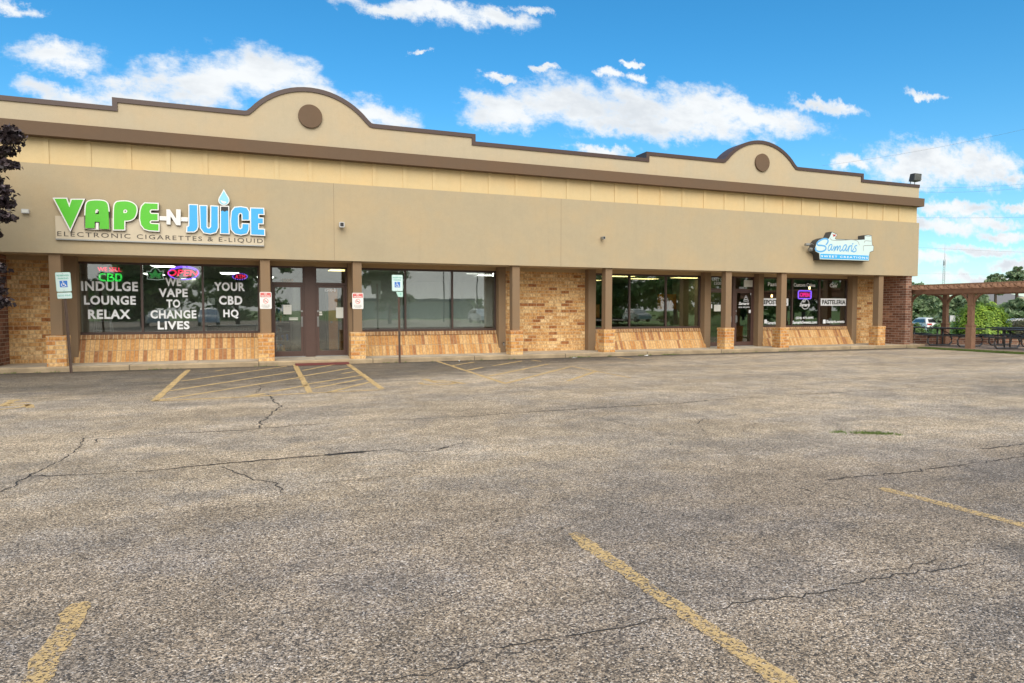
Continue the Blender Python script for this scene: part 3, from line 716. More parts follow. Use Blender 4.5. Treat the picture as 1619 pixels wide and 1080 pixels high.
plate('notice', 313, 443, 383, 524, 'paper', dA, conv=z5); plate('notice', 362, 552, 438, 560, 'paper', dA, conv=z5); plate('notice', 362, 565, 438, 573, 'paper', dA, conv=z5)
word(dA, 'HOURS', 330, 452, 368, 459, conv=z5, mat='grey', y=GT - .004, bold=0)
plate('notice', 763, 465, 833, 556, 'paper', dB, conv=z5); plate('notice', 618, 500, 643, 512, 'paper', dB, conv=z5); plate('notice', 616, 517, 646, 532, 'paper', dB, conv=z5)
word(dC, 'UNIT C', 40, 68, 150, 98, conv=z7, bold=.0); word(dC, '1500', 62, 105, 135, 138, conv=z7, bold=.0)
plate('notice', 60, 350, 130, 420, 'paper', dC, conv=z7); plate('notice', 28, 345, 40, 388, 'letter', dC, conv=z7)
plate('notice', 378, 88, 472, 160, 'paper', dD, conv=z7); plate('notice', 430, 405, 467, 437, 'letter', dD, conv=z7); plate('notice', 448, 222, 466, 248, 'letter', dD, conv=z7); plate('notice', 458, 565, 468, 598, 'letter', dD, conv=z7)
word(dD, '1500-D', 330, 160, 410, 180, conv=z7, bold=.01); word(dD, 'Samaris', 322, 320, 435, 352, conv=z7, bold=.03, shear=.35); word(dD, '(224) 475-0095', 322, 370, 438, 385, conv=z7, bold=.03)
cz_ = []
for x0, y0, x1, y1 in ((390, 255, 410, 272), (382, 275, 420, 295), (375, 298, 428, 315)):
    a = z7(x0, y1); b = z7(x1, y0); cz_.append(rrect(a[0], b[0], a[1], b[1], .012)); e = .012; cz_.append(rrect(a[0] + e, b[0] - e, a[1] + e, b[1] - e, .004))
shape('cake_logo', cz_, GT, .003, 'letter', dD)
# the rooms behind the glass
part(MB().box(BX0 + .2, 24.38, 20.72, 36.7, .08, .14), 'interior_floor', 'intfloor')
part(MB().box(BX0 + .2, 24.38, 20.72, 36.7, 2.84, 2.88), 'interior_ceiling', 'intceil')
for y, x0, x1, mt in ((30.5, -12, 1.4, 'intwall'), (30, 1.45, 9, 'intwall'), (32, 9.05, 16.9, 'intwall'), (29, 17, 24.3, 'intdark')): part(MB().box(x0, x1, y, y + .1, .14, 2.84), 'interior_wall', mt)
for x in (-6.0, 1.40, 9.0, 16.93, 24.2): part(MB().box(x, x + .06, 20.75, 36, .14, 2.84), 'partition', 'intwall')
def clight(x, y, w=.6, l=1.2, mt='tube'): 
    c = part(MB().box(x - w / 2 - .03, x + w / 2 + .03, y - l / 2 - .03, y + l / 2 + .03, 2.82, 2.839), 'ceiling_light', 'white'); MB().box(x - w / 2, x + w / 2, y - l / 2, y + l / 2, 2.812, 2.8195).build('diffuser', mt, c)
for x, y in ((-2.6, 21.9), (-3.5, 27), (-2.7, 31), (-.9, 25.5), (.3, 28)): clight(x, y)
for x, y in ((3.6, 22.2), (5.3, 22.2), (7.6, 22.3), (8.3, 23.6)): clight(x, y, 1.2, .6)
for x, y in ((13.0, 22.2), (15.0, 23.6), (13.4, 25.6), (16.2, 22.3), (11.9, 25)): clight(x, y, 1.2, .5, 'tubewarm')
clight(2.5, 22.2, .6, .9, 'tubewarm')
for x, z in ((at(1223, 468, 21.8).x, at(1223, 468, 21.8).z), (at(1277, 455.5, 22).x, at(1277, 455.5, 22).z)):
    p = part(MB().cyl((x, 21.9, z + .05), (x, 21.9, 2.84), .006, 6), 'pendant_lamp', 'black'); MB().tube([(x, 21.9, z - .05), (x, 21.9, z - .02), (x, 21.9, z + .03), (x, 21.9, z + .05)], .035, 10).build('bulb', 'bulb', p)

# ================================================================== SIGNS ON THE FASCIA
vs = thing('shop_sign', 'green and blue raised letter sign with white outlines over a long beige panel', 'sign', (-2.2, DF, 3.3))
def s3(x, y, D=18.80): q = at(70 + x / 4.376, 290 + y / 4.376, D); return (q.x, q.z)
def L3(pts): return [s3(*p) for p in pts]
a = s3(78, 375, 18.88); b = s3(1521, 424, 18.88)
MB().box(a[0], b[0], 18.90, 18.949, 3.245, 3.79).build('panel', 'panel', vs)
MB().box(a[0], b[0], 18.885, 18.949, 3.215, 3.2449).build('panel_trim', 'grey', vs)
text('lettering', 'ELECTRONIC CIGARETTES & E-LIQUID', s3(82, 345)[0] - .0, s3(1515, 390)[0] - .01, 3.283, 3.417, 18.8985, 'ink', vs, space=1.25, depth=.004)
V_ = [[(68, 105), (150, 105), (172, 165), (188, 112), (268, 112), (178, 315)]]
A_ = [smooth_loop([(283, 308), (283, 308), (283, 170), (292, 128), (325, 117), (395, 117), (432, 128), (443, 170), (447, 315), (447, 315), (382, 313), (382, 313), (382, 266), (382, 266), (347, 264), (347, 264), (347, 308), (347, 308)], 2), [(352, 211), (352, 188), (359, 178), (368, 178), (376, 188), (376, 212)]]
P_ = [smooth_loop([(480, 318), (480, 318), (480, 165), (492, 130), (525, 123), (585, 123), (632, 148), (640, 190), (622, 240), (585, 256), (552, 256), (552, 256), (552, 318), (552, 318)], 2), [(546, 204), (546, 186), (557, 178), (570, 182), (574, 193), (566, 204)]]
E_ = [[(695, 137), (783, 140), (783, 178), (737, 178), (728, 188), (728, 199), (737, 210), (783, 211), (783, 254), (737, 254), (728, 263), (728, 271), (737, 279), (789, 282), (789, 327), (725, 323), (692, 313), (670, 285), (662, 245), (664, 195), (674, 158)]]
J_ = [[(1003, 148), (1057, 150), (1060, 300), (1052, 320), (1035, 332), (988, 332), (990, 300), (1000, 297), (1003, 290)]]
U_ = [[(1078, 155), (1122, 156), (1122, 298), (1128, 310), (1143, 312), (1154, 300), (1155, 157), (1200, 160), (1200, 306), (1186, 336), (1148, 346), (1105, 338), (1083, 308)]]
I_ = [[(1222, 160), (1272, 161), (1275, 345), (1222, 343)]]
I2 = [[(1222, 192), (1235, 188), (1248, 196), (1262, 188), (1273, 190), (1275, 345), (1222, 343)]]
C_ = [[(1415, 250), (1415, 195), (1400, 170), (1360, 163), (1318, 167), (1298, 192), (1292, 260), (1296, 318), (1320, 345), (1360, 353), (1400, 345), (1412, 320), (1414, 282), (1372, 280), (1370, 308), (1358, 318), (1345, 310), (1340, 290), (1340, 222), (1346, 206), (1360, 202), (1371, 212), (1372, 250)]]
F_ = [[(1430, 172), (1515, 174), (1518, 211), (1480, 210), (1480, 241), (1512, 242), (1512, 276), (1480, 275), (1480, 317), (1521, 319), (1522, 356), (1432, 352)]]
D_ = [smooth_loop([(1242, 50), (1242, 50), (1258, 78), (1277, 108), (1272, 136), (1242, 149), (1213, 136), (1208, 108), (1226, 78)], 2)]
N_ = [[(843, 178), (868, 179), (911, 243), (911, 178), (943, 179), (943, 290), (912, 288), (873, 226), (873, 284), (845, 283)]]
def letter(nm, lp, mat, off=.026, face=True):
    lps = [L3(l) for l in lp]
    o = shape(nm, lps, 18.90, .075, 'white', vs, offset=off)
    sd_ = shape('return', lps, 18.9001, .06, 'dark', o, offset=off + .003)
    if face: shape('face', lps, 18.8249, .004, mat, o)
    return o
for lp, mt in ((V_, 'green'), (A_, 'green'), (P_, 'green'), (E_, 'green'), (J_, 'blue'), (U_, 'blue'), (C_, 'blue'), (F_, 'blue')): letter('letter', lp, mt)
o = letter('letter', I_, 'black'); shape('liquid_face', [L3(I2[0])], 18.8225, .003, 'blue', o)
o = letter('water_drop', D_, 'ltblue', .022); shape('drop_highlight', [L3(smooth_loop([(1218, 112), (1232, 122), (1255, 125), (1262, 132), (1245, 142), (1225, 132)], 2))], 18.8205, .002, 'white', o)
letter('letter', N_, 'white', .0, False)
for l in ([(795, 224), (843, 226), (843, 256), (795, 253)], [(943, 231), (992, 233), (992, 262), (943, 260)]): shape('dash', [L3(l)], 18.90, .05, 'white', vs)

bs = thing('shop_sign', 'white and blue box sign shaped like a stand mixer with script lettering', 'sign', (20.8, DF, 3.4))
BY = 18.66
def s6(x, y): q = at(1260 + x / 10.12, 350 + y / 10.12, BY); return (q.x, q.z)
def L6(p): return [s6(*q) for q in p]
OUT = [(300, 480), (287, 440), (300, 400), (312, 350), (350, 300), (420, 272), (480, 278), (512, 278), (560, 175), (640, 212), (605, 278), (625, 292), (760, 295), (900, 300), (1010, 297), (1085, 292), (1085, 230), (1135, 222), (1190, 232), (1195, 300), (1202, 380), (1225, 402), (1220, 470), (1165, 490), (1155, 540), (1150, 630), (365, 605), (357, 512)]
shape('cabinet', [L6(OUT)], DF - .001, DF - BY - .001, 'dark', bs, offset=.02)
shape('sign_face', [L6(OUT)], BY, .004, 'signface', bs)
shape('blue_band', [L6([(372, 518), (1146, 548), (1142, 618), (372, 594)])], BY - .0042, .003, 'blue', bs)
a, b = s6(385, 560), s6(1130, 580); text('lettering', 'SWEET CREATIONS', a[0], b[0], (s6(385, 574)[1] + s6(1130, 600)[1]) / 2, (s6(385, 541)[1] + s6(1130, 569)[1]) / 2, BY - .0072, 'letter', bs, bold=.015, space=1.35)
def stroke6(pts, w, mat, name='script', y=BY - .0042, close=False, it=3):
    p = [Vector(s6(*q)) for q in pts]
    for _ in range(it):
        q = [p[0]]
        for i in range(len(p) - 1): q += [p[i] * .75 + p[i + 1] * .25, p[i] * .25 + p[i + 1] * .75]
        q.append(p[-1]); p = q
    m = MB()
    for i in range(len(p) - 1):
        d = (p[i + 1] - p[i]); 
        if d.length < 1e-6: continue
        d.normalize(); n_ = Vector((-d.y, d.x)) * w / 2; e = d * w * .3
        q = [p[i] - n_ - e, p[i + 1] - n_ + e, p[i + 1] + n_ + e, p[i] + n_ - e]
        yy = y - .00002 * (i % 7)
        m.poly([(k.x, yy, k.y) for k in q])
    return m
S = MB()
def join(S, m): i = len(S.v); S.v += m.v; S.f += [[i + k for k in f] for f in m.f]
for k, pts in enumerate([[(465, 372), (500, 330), (490, 282), (430, 275), (360, 310), (315, 350), (330, 385), (400, 385), (460, 400), (465, 450), (410, 485), (340, 485), (298, 460), (300, 425)],
            [(560, 375), (530, 370), (500, 410), (495, 465), (520, 470), (550, 420), (565, 375), (545, 440), (555, 470), (580, 440), (595, 400)],
            [(590, 478), (605, 430), (620, 395), (600, 475), (625, 415), (650, 390), (650, 420), (638, 478), (665, 415), (690, 388), (695, 410), (680, 470), (700, 480), (720, 450)],
            [(790, 380), (765, 375), (735, 415), (728, 470), (750, 478), (780, 430), (800, 380), (778, 445), (785, 482), (812, 450), (830, 405)],
            [(815, 488), (832, 430), (845, 385), (838, 405), (870, 385)], [(880, 392), (868, 440), (865, 482), (885, 475), (905, 440)], [(885, 366), (896, 355)],
            [(955, 385), (925, 395), (920, 420), (945, 440), (945, 475), (910, 492), (885, 480)]]): join(S, stroke6(pts, .06 if k == 0 else .042, 'blue', y=BY - .0042 - .0003 * k))
M['scriptblue'] = plain('script_blue', (.11, .38, .72), .5, .04); S.build('script_lettering', 'scriptblue', bs)
S = MB()
for k, pts in enumerate([[(545, 260), (530, 285), (570, 305), (700, 308), (850, 293), (930, 300), (980, 325), (997, 380)], [(1090, 235), (1175, 240)], [(1078, 340), (1080, 308), (1190, 318)], [(1065, 470), (1058, 395), (1090, 388), (1210, 385)]]): join(S, stroke6(pts, .02, 'grey', y=BY - .0042 - .0002 * k))
S.build('mixer_outline', 'grey', bs)
shape('butterfly', [L6([(562, 195), (590, 215), (625, 205), (615, 225), (620, 245), (597, 238), (575, 250), (578, 225)])], BY - .0042, .002, 'signred', bs)
shape('butterfly', [L6([(585, 208), (600, 218), (604, 240), (594, 240)])], BY - .0063, .002, 'black', bs)
a = s6(165, 370); m = MB().tube([(a[0], 18.75, a[1]), (a[0] + .18, 18.75, a[1] + .01)], .055, 12); m.tube([(a[0] + .18, 18.75, a[1] + .01), (a[0] + .32, 18.75, a[1] + .05), (a[0] + .45, 18.76, a[1] - .02)], .012, 6); m.build('mixer_knob', 'grey', bs)
a = s6(262, 445); MB().tube([(a[0] - .06, 18.8, a[1]), (a[0] + .15, 18.8, a[1])], .07, 12).build('mixer_knob', 'grey', bs)

# ================================================================== SMALL FIXTURES
def seccam(name, x, y, z, label, box='ltgrey', s=1.0):
    t = thing(name, label, 'camera', (x, y, z))
    MB().box(x - .03 * s, x + .03 * s, y - .06, y, z - .02 * s, z + .05 * s).build('bracket', box, t)
    MB().prism(rrect(x - .055 * s, x + .055 * s, z - .07 * s, z + .045 * s, .02 * s), 'y', y - .2, y - .06).build('housing', box, t)
    MB().prism(rrect(x - .037 * s, x + .037 * s, z - .052 * s, z + .03 * s, .012 * s), 'y', y - .203, y - .2001).build('lens', 'black', t)
    return t
q = at(540, 355, 18.85); seccam('security_camera', q.x, DF, q.z, 'small boxy security camera with black front on beige fascia above the doors', 'ltgrey', 1.25)
q = at(953, 376, 18.85); seccam('security_camera', q.x, DF, q.z, 'tiny grey security camera on fascia above brick wall', 'grey', .8)
t = thing('door_camera', 'black camera on pier between door and no smoking sign', 'camera', (2.52, 20.0, 1.6))
q = at(556, 483, 20.0); MB().cyl((q.x + .06, 20.09, q.z), (q.x, 20.02, q.z), .02, 8).build('arm', 'black', t); MB().tube([(q.x, 20.04, q.z + .06), (q.x, 20.0, q.z + .03), (q.x, 19.98, q.z - .05)], .045, 10).build('housing', 'black', t)
q = at(40, 334, 18.9); t = thing('wall_light', 'small grey box light on beige fascia left of green letters', 'light fixture', (q.x, DF, q.z))
MB().prism(rrect(q.x - .075, q.x + .075, q.z - .05, q.z + .05, .015), 'y', 18.87, 18.9499).build('housing', 'ltgrey', t); MB().box(q.x - .06, q.x + .06, 18.865, 18.8699, q.z - .035, q.z + .03).build('lens', 'paper', t)
q = at(1302, 551, 19.9)
t = thing('hose_tap', 'small metal hose tap near foot of pier beside brick wall', 'tap', (7.52, 20.08, .42))
MB().cyl((7.47, 20.099, .42), (7.47, 20.02, .42), .02, 8).cyl((7.47, 20.03, .42), (7.47, 20.02, .36), .014, 8).build('spout', 'grey', t); MB().cyl((7.47, 20.05, .44), (7.47, 20.05, .47), .03, 10).build('handle', 'dark', t)
# flood light on the parapet corner
q = at(1443, 282, 19.2); fx, fz = q.x, q.z
t = thing('flood_light', 'grey box flood light standing on roof corner', 'flood light', (fx, 19.25, 6.56))
fl = MB().prism([(19.0, fz - .14), (18.97, fz + .15), (19.16, fz + .15), (19.22, fz - .14)], 'x', fx - .2, fx + .2).build('housing', 'dark', t)
MB().prism([(18.972, fz - .115), (18.95, fz + .125), (18.9685, fz + .125), (18.993, fz - .115)], 'x', fx - .175, fx + .175).build('lens', 'grey', fl)
m = MB(); 
for k in range(5): z = fz - .09 + k * .048; m.box(fx - .175, fx + .175, 18.935, 18.95, z, z + .012)
m.build('louvre', 'dark', fl)
MB().cyl((fx - .12, 19.2, 6.55), (fx - .12, 19.2, fz - .13), .016, 8).cyl((fx + .12, 19.2, 6.55), (fx + .12, 19.2, fz - .13), .016, 8).build('stand', 'grey', t)
# no smoking signs
def nosmoke(x0, x1, label):
    t = thing('no_smoking_sign', label, 'sign', ((x0 + x1) / 2, 19.03, 1.77), 'no smoking signs')
    z0, z1 = 1.545, 2.0; y = 19.029; cx = (x0 + x1) / 2
    shape('plate', [rrect(x0, x1, z0, z1, .03)], y, .006, 'white', t)
    shape('header', [rrect(x0 + .018, x1 - .018, z1 - .14, z1 - .02, .012)], y - .006, .002, 'signred', t)
    text('lettering', 'NO', cx - .04, cx + .04, z1 - .075, z1 - .028, y - .008, 'white', t, bold=.03); text('lettering', 'SMOKING', x0 + .04, x1 - .04, z1 - .132, z1 - .086, y - .008, 'white', t, bold=.03)
    for sx in (-1, 1): MB().box(cx + sx * .085 - .035, cx + sx * .085 + .035, y - .0095, y - .008, z1 - .056, z1 - .05).build('header_line', 'white', t)
    c = (cx, z0 + .215); shape('prohibition_symbol', [circle(*c, .068), circle(*c, .056)], y - .006, .002, 'signred', t)
    d = .045; MB().prism([(c[0] - d, c[1] + d - .008), (c[0] - d + .008, c[1] + d), (c[0] + d, c[1] - d + .008), (c[0] + d - .008, c[1] - d)], 'y', y - .0085, y - .006).build('slash', 'signred', t)
    MB().box(c[0] - .04, c[0] + .03, y - .0078, y - .006, c[1] - .012, c[1] + .002).build('cigarette', 'ink', t)
    for k, s in enumerate(('WITHIN 15 FEET', 'OF ALL BUILDING', 'ENTRANCES')): w_ = (.105, .115, .08)[k]; text('lettering', s, cx - w_, cx + w_, z0 + .095 - k * .03, z0 + .112 - k * .03, y - .006, 'ink', t)
nosmoke(.055, .355, 'white and red no smoking sign on column right of lettered window'); nosmoke(2.505, 2.815, 'white and red no smoking sign on column beside blinds window')
# accessible parking signs
def wheel(cx, cz, s, y, mat, parent):
    m = MB()
    def bar(p, q, w, yy):
        p, q = Vector(p), Vector(q); d = (q - p).normalized(); n_ = Vector((-d.y, d.x)) * w / 2; e = d * w * .25
        m.poly([(cx + s * a.x, yy, cz + s * a.y) for a in (p - n_ - e, q - n_ + e, q + n_ + e, p + n_ - e)])
    for i in range(16): a0, a1 = R(140 + i * 13.5), R(140 + (i + 1) * 13.5); bar((.27 * math.cos(a0) - .03, .27 * math.sin(a0) - .12), (.27 * math.cos(a1) - .03, .27 * math.sin(a1) - .12), .07, y - .0001 * (i % 2))
    bar((-.08, .25), (-.04, -.08), .09, y - .0004); bar((-.04, -.06), (.2, -.06), .08, y - .0006); bar((.2, -.06), (.3, -.34), .08, y - .0008); bar((.3, -.34), (.38, -.3), .06, y - .001); bar((-.06, .12), (.16, .1), .06, y - .0012)
    m.poly([(cx + s * (-.09 + .075 * math.cos(R(a))), y - .0014, cz + s * (.38 + .075 * math.sin(R(a)))) for a in range(0, 360, 24)])
    m.build('wheelchair_symbol', mat, parent)
def parksign(x, y, label, tilt, z0, dx_=0.0, glare_cut=False, cut=0):
    t = thing('parking_sign', label, 'sign', (x, y, 0))
    MB().prism([(x - .03, y + .0), (x - .03, y + .012), (x - .012, y + .03), (x + .012, y + .03), (x + .03, y + .012), (x + .03, y), (x + .022, y), (x + .01, y + .02), (x - .01, y + .02), (x - .022, y)], 'z', -.1, z0 + .35).build('post', 'post', t)
    c = x + dx_
    shape('plate', [rrect(c - .155, c + .155, z0, z0 + .46, .03)], y - .001, .004, 'mint', t); shape('face', [rrect(c - .143, c + .143, z0 + .012, z0 + .448, .024)], y - .005, .001, 'signface', t)
    text('lettering', 'RESERVED', c - .125, c + .125, z0 + .365, z0 + .405, y - .006, 'signgreen', t, bold=.02); text('lettering', 'PARKING', c - .105, c + .105, z0 + .295, z0 + .335, y - .006, 'signgreen', t, bold=.02)
    shape('blue_square', [rrect(c - .078, c + .078, z0 + .105, z0 + .26, .006)], y - .006, .001, 'signblue', t); wheel(c, z0 + .182, .155, y - .0072, 'white', t)
    for zz_ in (z0 + .03, z0 + .43): MB().cyl((c, y - .006, zz_), (c, y - .012, zz_), .007, 8).build('bolt', 'grey', t)
    if glare_cut:
        shape('fine_plate', [[(c - .04, z0 - .02), (c + .155, z0 - .02), (c + .155, z0 - .15), (c + .14, z0 - .165), (c + .02, z0 - .165)]], y - .001, .004, 'mint', t)  # glare over a whole plate, put into its outline as a cut
        text('lettering', 'E', c + .08, c + .11, z0 - .11, z0 - .06, y - .006, 'signgreen', t)
    else:
        f = shape('fine_plate', [rrect(c - .15, c + .15, z0 - .165, z0 - .02, .025)], y - .001, .004, 'mint', t); shape('fine_face', [rrect(c - .14, c + .14, z0 - .155, z0 - .03, .02)], y - .005, .001, 'signface', f)
        text('lettering', '$250 FINE', c - .125, c + .125, z0 - .115, z0 - .07, y - .006, 'signgreen', f)
    t.rotation_euler = (0, R(tilt), 0)
    return t
parksign(-4.20, 18.45, 'green and white reserved parking sign with 250 dollar fine plate on leaning post', -2.6, 1.95)
parksign(3.76, 18.60, 'pale reserved parking sign on straight post before blinds window with lower plate cut along the glare', -.3, 2.05, -.04, True)
# red ramp edge at the aisle
tag(MB().prism([(18.62, .003), (18.834, .055), (18.834, .003)], 'x', .93, 2.36).build('kerb_ramp', 'tactile'), 'worn red ramp edge at kerb above the striped aisle', 'ramp')
# litter
for k, (px, py) in enumerate(((910, 566.5), (1021, 562.8), (726, 572))):
    q = gnd(px, py, .01); m = MB(); rr = random.Random(k + 3)
    pts = [Vector((q.x + rr.uniform(-.12, .12) * (1 if k < 2 else .4), q.y + rr.uniform(-.05, .05), rr.uniform(0.005, .06))) for _ in range(7)]
    for i in range(5): m.poly([pts[i], pts[i + 1], pts[i + 2]])
    tag(m.build('litter', 'white'), ('crumpled white litter at kerb below tan brick wall', 'crumpled white litter at kerb below the third shop window', 'tiny white scrap at kerb right of the parking sign')[k], 'litter')

# ================================================================== NEON IN THE WINDOWS
NY = 20.50
def zn(x, y, D=NY): q = at(110 + x / 5.06, 400 + y / 5.06, D); return q.x, q.z
def ntext(parent, s, x0, y0, x1, y1, mat, conv=zn, **k):
    a = conv(x0, (y0 + y1) / 2, NY); b = conv(x1, (y0 + y1) / 2, NY); return text('neon_lettering', s, a[0], b[0], conv((x0 + x1) / 2, y1, NY)[1], conv((x0 + x1) / 2, y0, NY)[1], NY, mat, parent, depth=.02, **k)
def ntube(parent, pts, r, mat, closed=False, name='neon_tube', conv=zn):
    return MB().tube([(*(lambda q: (q[0], NY - .01, q[1]))(conv(*p, NY)),) for p in pts], r, 8, closed).build(name, mat, parent, smooth=True)
def sp_(pts, it=2):
    for _ in range(it):
        q = [pts[0]]
        for a, b in zip(pts, pts[1:]): q += [(a[0] * .75 + b[0] * .25, a[1] * .75 + b[1] * .25), (a[0] * .25 + b[0] * .75, a[1] * .25 + b[1] * .75)]
        pts = q + [pts[-1]]
    return pts
q = zn(320, 165); t = thing('neon_sign', 'red and green neon letters glowing in left pane of lettered window', 'neon sign', (q[0], NY, q[1]))
ntext(t, 'WE SELL', 225, 115, 412, 147, 'nred', bold=.0)
G = 'ngreen'
for d in (0, 7):
    ntube(t, sp_([(290 - d, 165 + d), (245 + d, 163 + d), (232 + d, 193), (245 + d, 223 - d), (292 - d, 224 - d)]), .0065, G)
    ntube(t, [(303 + d, 163), (303 + d, 226)], .0065, G); ntube(t, sp_([(303, 164 + d), (345 - d, 166 + d), (345 - d, 192 - d / 2), (320, 193)]), .0065, G); ntube(t, sp_([(320, 193 + d / 2), (358 - d, 197 + d / 2), (355 - d, 226 - d), (303, 226 - d)]), .0065, G)
    ntube(t, [(368 + d, 165), (368 + d, 226)], .0065, G); ntube(t, sp_([(368, 166 + d), (418 - d, 168 + d), (416 - d, 224 - d), (368, 226 - d)]), .0065, G)
MB().box(*sorted((zn(225, 0)[0], zn(420, 0)[0])), NY + .03, NY + .04, zn(300, 230)[1], zn(300, 110)[1]).build('backing', 'glass', t)
q = zn(912, 160); t = thing('neon_sign', 'red open sign in purple neon oval beside green leaf in window', 'neon sign', (q[0], NY, q[1]))
ntext(t, 'OPEN', 782, 134, 1033, 186, 'nred', bold=.02, shear=.15)
ntube(t, [(912 + 122 * math.cos(R(a)), 160 + 52 * math.sin(R(a))) for a in range(0, 360, 9)], .016, 'npurple', True)
ntube(t, [(912 + 110 * math.cos(R(a)), 160 + 42 * math.sin(R(a))) for a in range(200, 340, 10)], .010, 'npurple')
q = zn(1363, 190); t = thing('neon_sign', 'small red neon sign with dotted blue oval in right pane', 'neon sign', (q[0], NY, q[1]))
ntext(t, 'ATM', 1325, 174, 1405, 206, 'nred', bold=.0)
for a in range(0, 360, 18):
    p = zn(1363 + 58 * math.cos(R(a)), 189 + 24 * math.sin(R(a))); MB().cyl((p[0], NY, p[1]), (p[0], NY - .02, p[1]), .013, 8).build('led_dot', 'npurple', t)
MB().prism(circle(*zn(1363, 189), .21, 32, .09), 'y', NY + .005, NY + .015).build('backing', 'black', t)
q = zn(685, 170); t = thing('leaf_sign', 'green leaf sign with pale outline hanging left of open sign', 'sign', (q[0], NY, q[1]))
def lz(p): return [zn(*k) for k in p]
LF = [(625, 205), (632, 178), (622, 150), (650, 152), (662, 132), (686, 122), (708, 132), (720, 152), (748, 148), (738, 178), (750, 207), (700, 212)]
M['leafgreen'] = emis('leaf_added_glow', (.08, .50, .12), .22); M['leafpale'] = emis('pale_added_glow', (.6, .7, .62), .22)  # slight emission added so the sign shows through the glass reflections
shape('board', [lz(LF)], NY + .01, .01, 'leafpale', t, offset=.022); shape('face', [lz(LF)], NY, .003, 'black', t)
for lp in ([(686, 196), (665, 165), (686, 128), (707, 165)], [(682, 196), (650, 185), (630, 155), (665, 165)], [(690, 196), (722, 185), (742, 155), (708, 165)], [(680, 200), (655, 205), (635, 190), (655, 186)], [(692, 200), (718, 205), (738, 190), (718, 186)]): shape('leaf', [lz(lp)], NY - .0035, .003, 'leafgreen', t)
a, b = zn(638, 200), zn(735, 200); text('lettering', 'O.P.M.S', a[0], b[0], zn(685, 208)[1], zn(685, 188)[1], NY - .008, 'ltgrey', t)
def zb(x, y, D=NY): q = at(1120 + x / 6.746, 430 + y / 6.746, D); return q.x, q.z
q = zb(1025, 243); t = thing('neon_sign', 'pink open sign in purple neon frame in bakery window', 'neon sign', (q[0], NY, q[1]))
a, b = zb(958, 243), zb(1093, 243); z0, z1 = zb(1025, 285)[1], zb(1025, 202)[1]
MB().tube([(x, NY - .01, z) for x, z in rrect(a[0], b[0], z0, z1, .05)], .022, 8, True).build('neon_frame', 'npurple', t, smooth=True)
text('neon_lettering', 'OPEN', a[0] + .07, b[0] - .07, z0 + .07, z1 - .07, NY, 'npink', t, bold=.04, depth=.02)
MB().box(a[0], b[0], NY + .02, NY + .03, z0, z1).build('backing', 'black', t)

# ================================================================== SHOP INTERIORS
def lx(px, D): return at(px, 480, D).x
x = lx(160, 21.6); t = thing('step_ladder', 'pale aluminium step ladder standing behind lettered window', 'ladder', (x, 21.6, .14))
for sx in (-1, 1):
    MB().tube([(x + sx * .28, 21.5, .14), (x + sx * .16, 21.75, 1.45)], .022, 6).build('rail', 'ltgrey', t); MB().tube([(x + sx * .28, 22.2, .14), (x + sx * .16, 21.8, 1.45)], .018, 6).build('brace', 'ltgrey', t)
for k in range(4): f = (k + 1) / 5; MB().box(x - .28 + .12 * f, x + .28 - .12 * f, 21.45 + .25 * f, 21.55 + .25 * f, .14 + 1.3 * f, .165 + 1.3 * f).build('step', 'ltgrey', t)
MB().box(x - .18, x + .18, 21.68, 21.88, 1.45, 1.48).build('top_cap', 'ltgrey', t)
def shelf(name, x0, x1, y, z1, label, seed, nz=5):
    rr = random.Random(seed); t = thing(name, label, 'shelf', ((x0 + x1) / 2, y, .14))
    MB().box(x0, x1, y + .36, y + .4, .14, z1).box(x0 - .03, x0, y, y + .4, .14, z1).box(x1, x1 + .03, y, y + .4, .14, z1).build('case', 'intdark', t)
    for k in range(nz):
        z = .2 + (z1 - .25) * k / nz; MB().box(x0, x1, y, y + .36, z, z + .02).build('shelf_board', 'intwall', t)
    for nm, mt in (('boxed_goods', 'wood'), ('boxed_goods', 'ltgrey'), ('boxed_goods', 'signblue'), ('boxed_goods', 'intwall')):
        m = MB()
        for k in range(nz):
            z = .2 + (z1 - .25) * k / nz; xx = x0 + rr.random() * .3
            while xx < x1 - .1: w = rr.uniform(.05, .11); m.box(xx, xx + w, y + .05, y + .25, z + .021, z + .02 + rr.uniform(.1, .24)); xx += w + rr.uniform(.05, .4)
        o = m.build(nm, mt, t); o['kind'] = 'stuff'
shelf('display_shelf', lx(431, 22.5), lx(457, 22.5), 22.5, 1.75, 'stocked display shelf behind the left glass door', 1)
x0, x1 = lx(330, 24), lx(404, 24); t = thing('glass_counter', 'low glass display counter inside the lettered shop', 'counter', ((x0 + x1) / 2, 23.5, .14))
MB().box(x0, x1, 23.5, 24.0, .14, .55).build('base', 'intdark', t); MB().box(x0, x1, 23.5, 24.0, 1.0, 1.03).build('top', 'ltgrey', t); MB().box(x0, x1, 23.5, 23.51, .55, 1.0).build('glass_front', 'frost', t)
x0, x1 = lx(326, 26), lx(342, 26); t = thing('drinks_fridge', 'dark drinks fridge with lit header inside lettered shop', 'fridge', ((x0 + x1) / 2, 26, .14))
MB().box(x0, x1, 26, 26.6, .14, 2.0).build('cabinet', 'dark', t); MB().box(x0 + .04, x1 - .04, 25.985, 25.999, .4, 1.65).build('door', 'carglass', t); MB().box(x0 + .04, x1 - .04, 25.985, 25.999, 1.7, 1.95).build('header', 'ltgrey', t)
x0, x1 = lx(519, 23.5), lx(534, 23.5); t = thing('inner_door', 'orange wooden door inside behind the right glass door', 'door', ((x0 + x1) / 2, 23.5, .14))
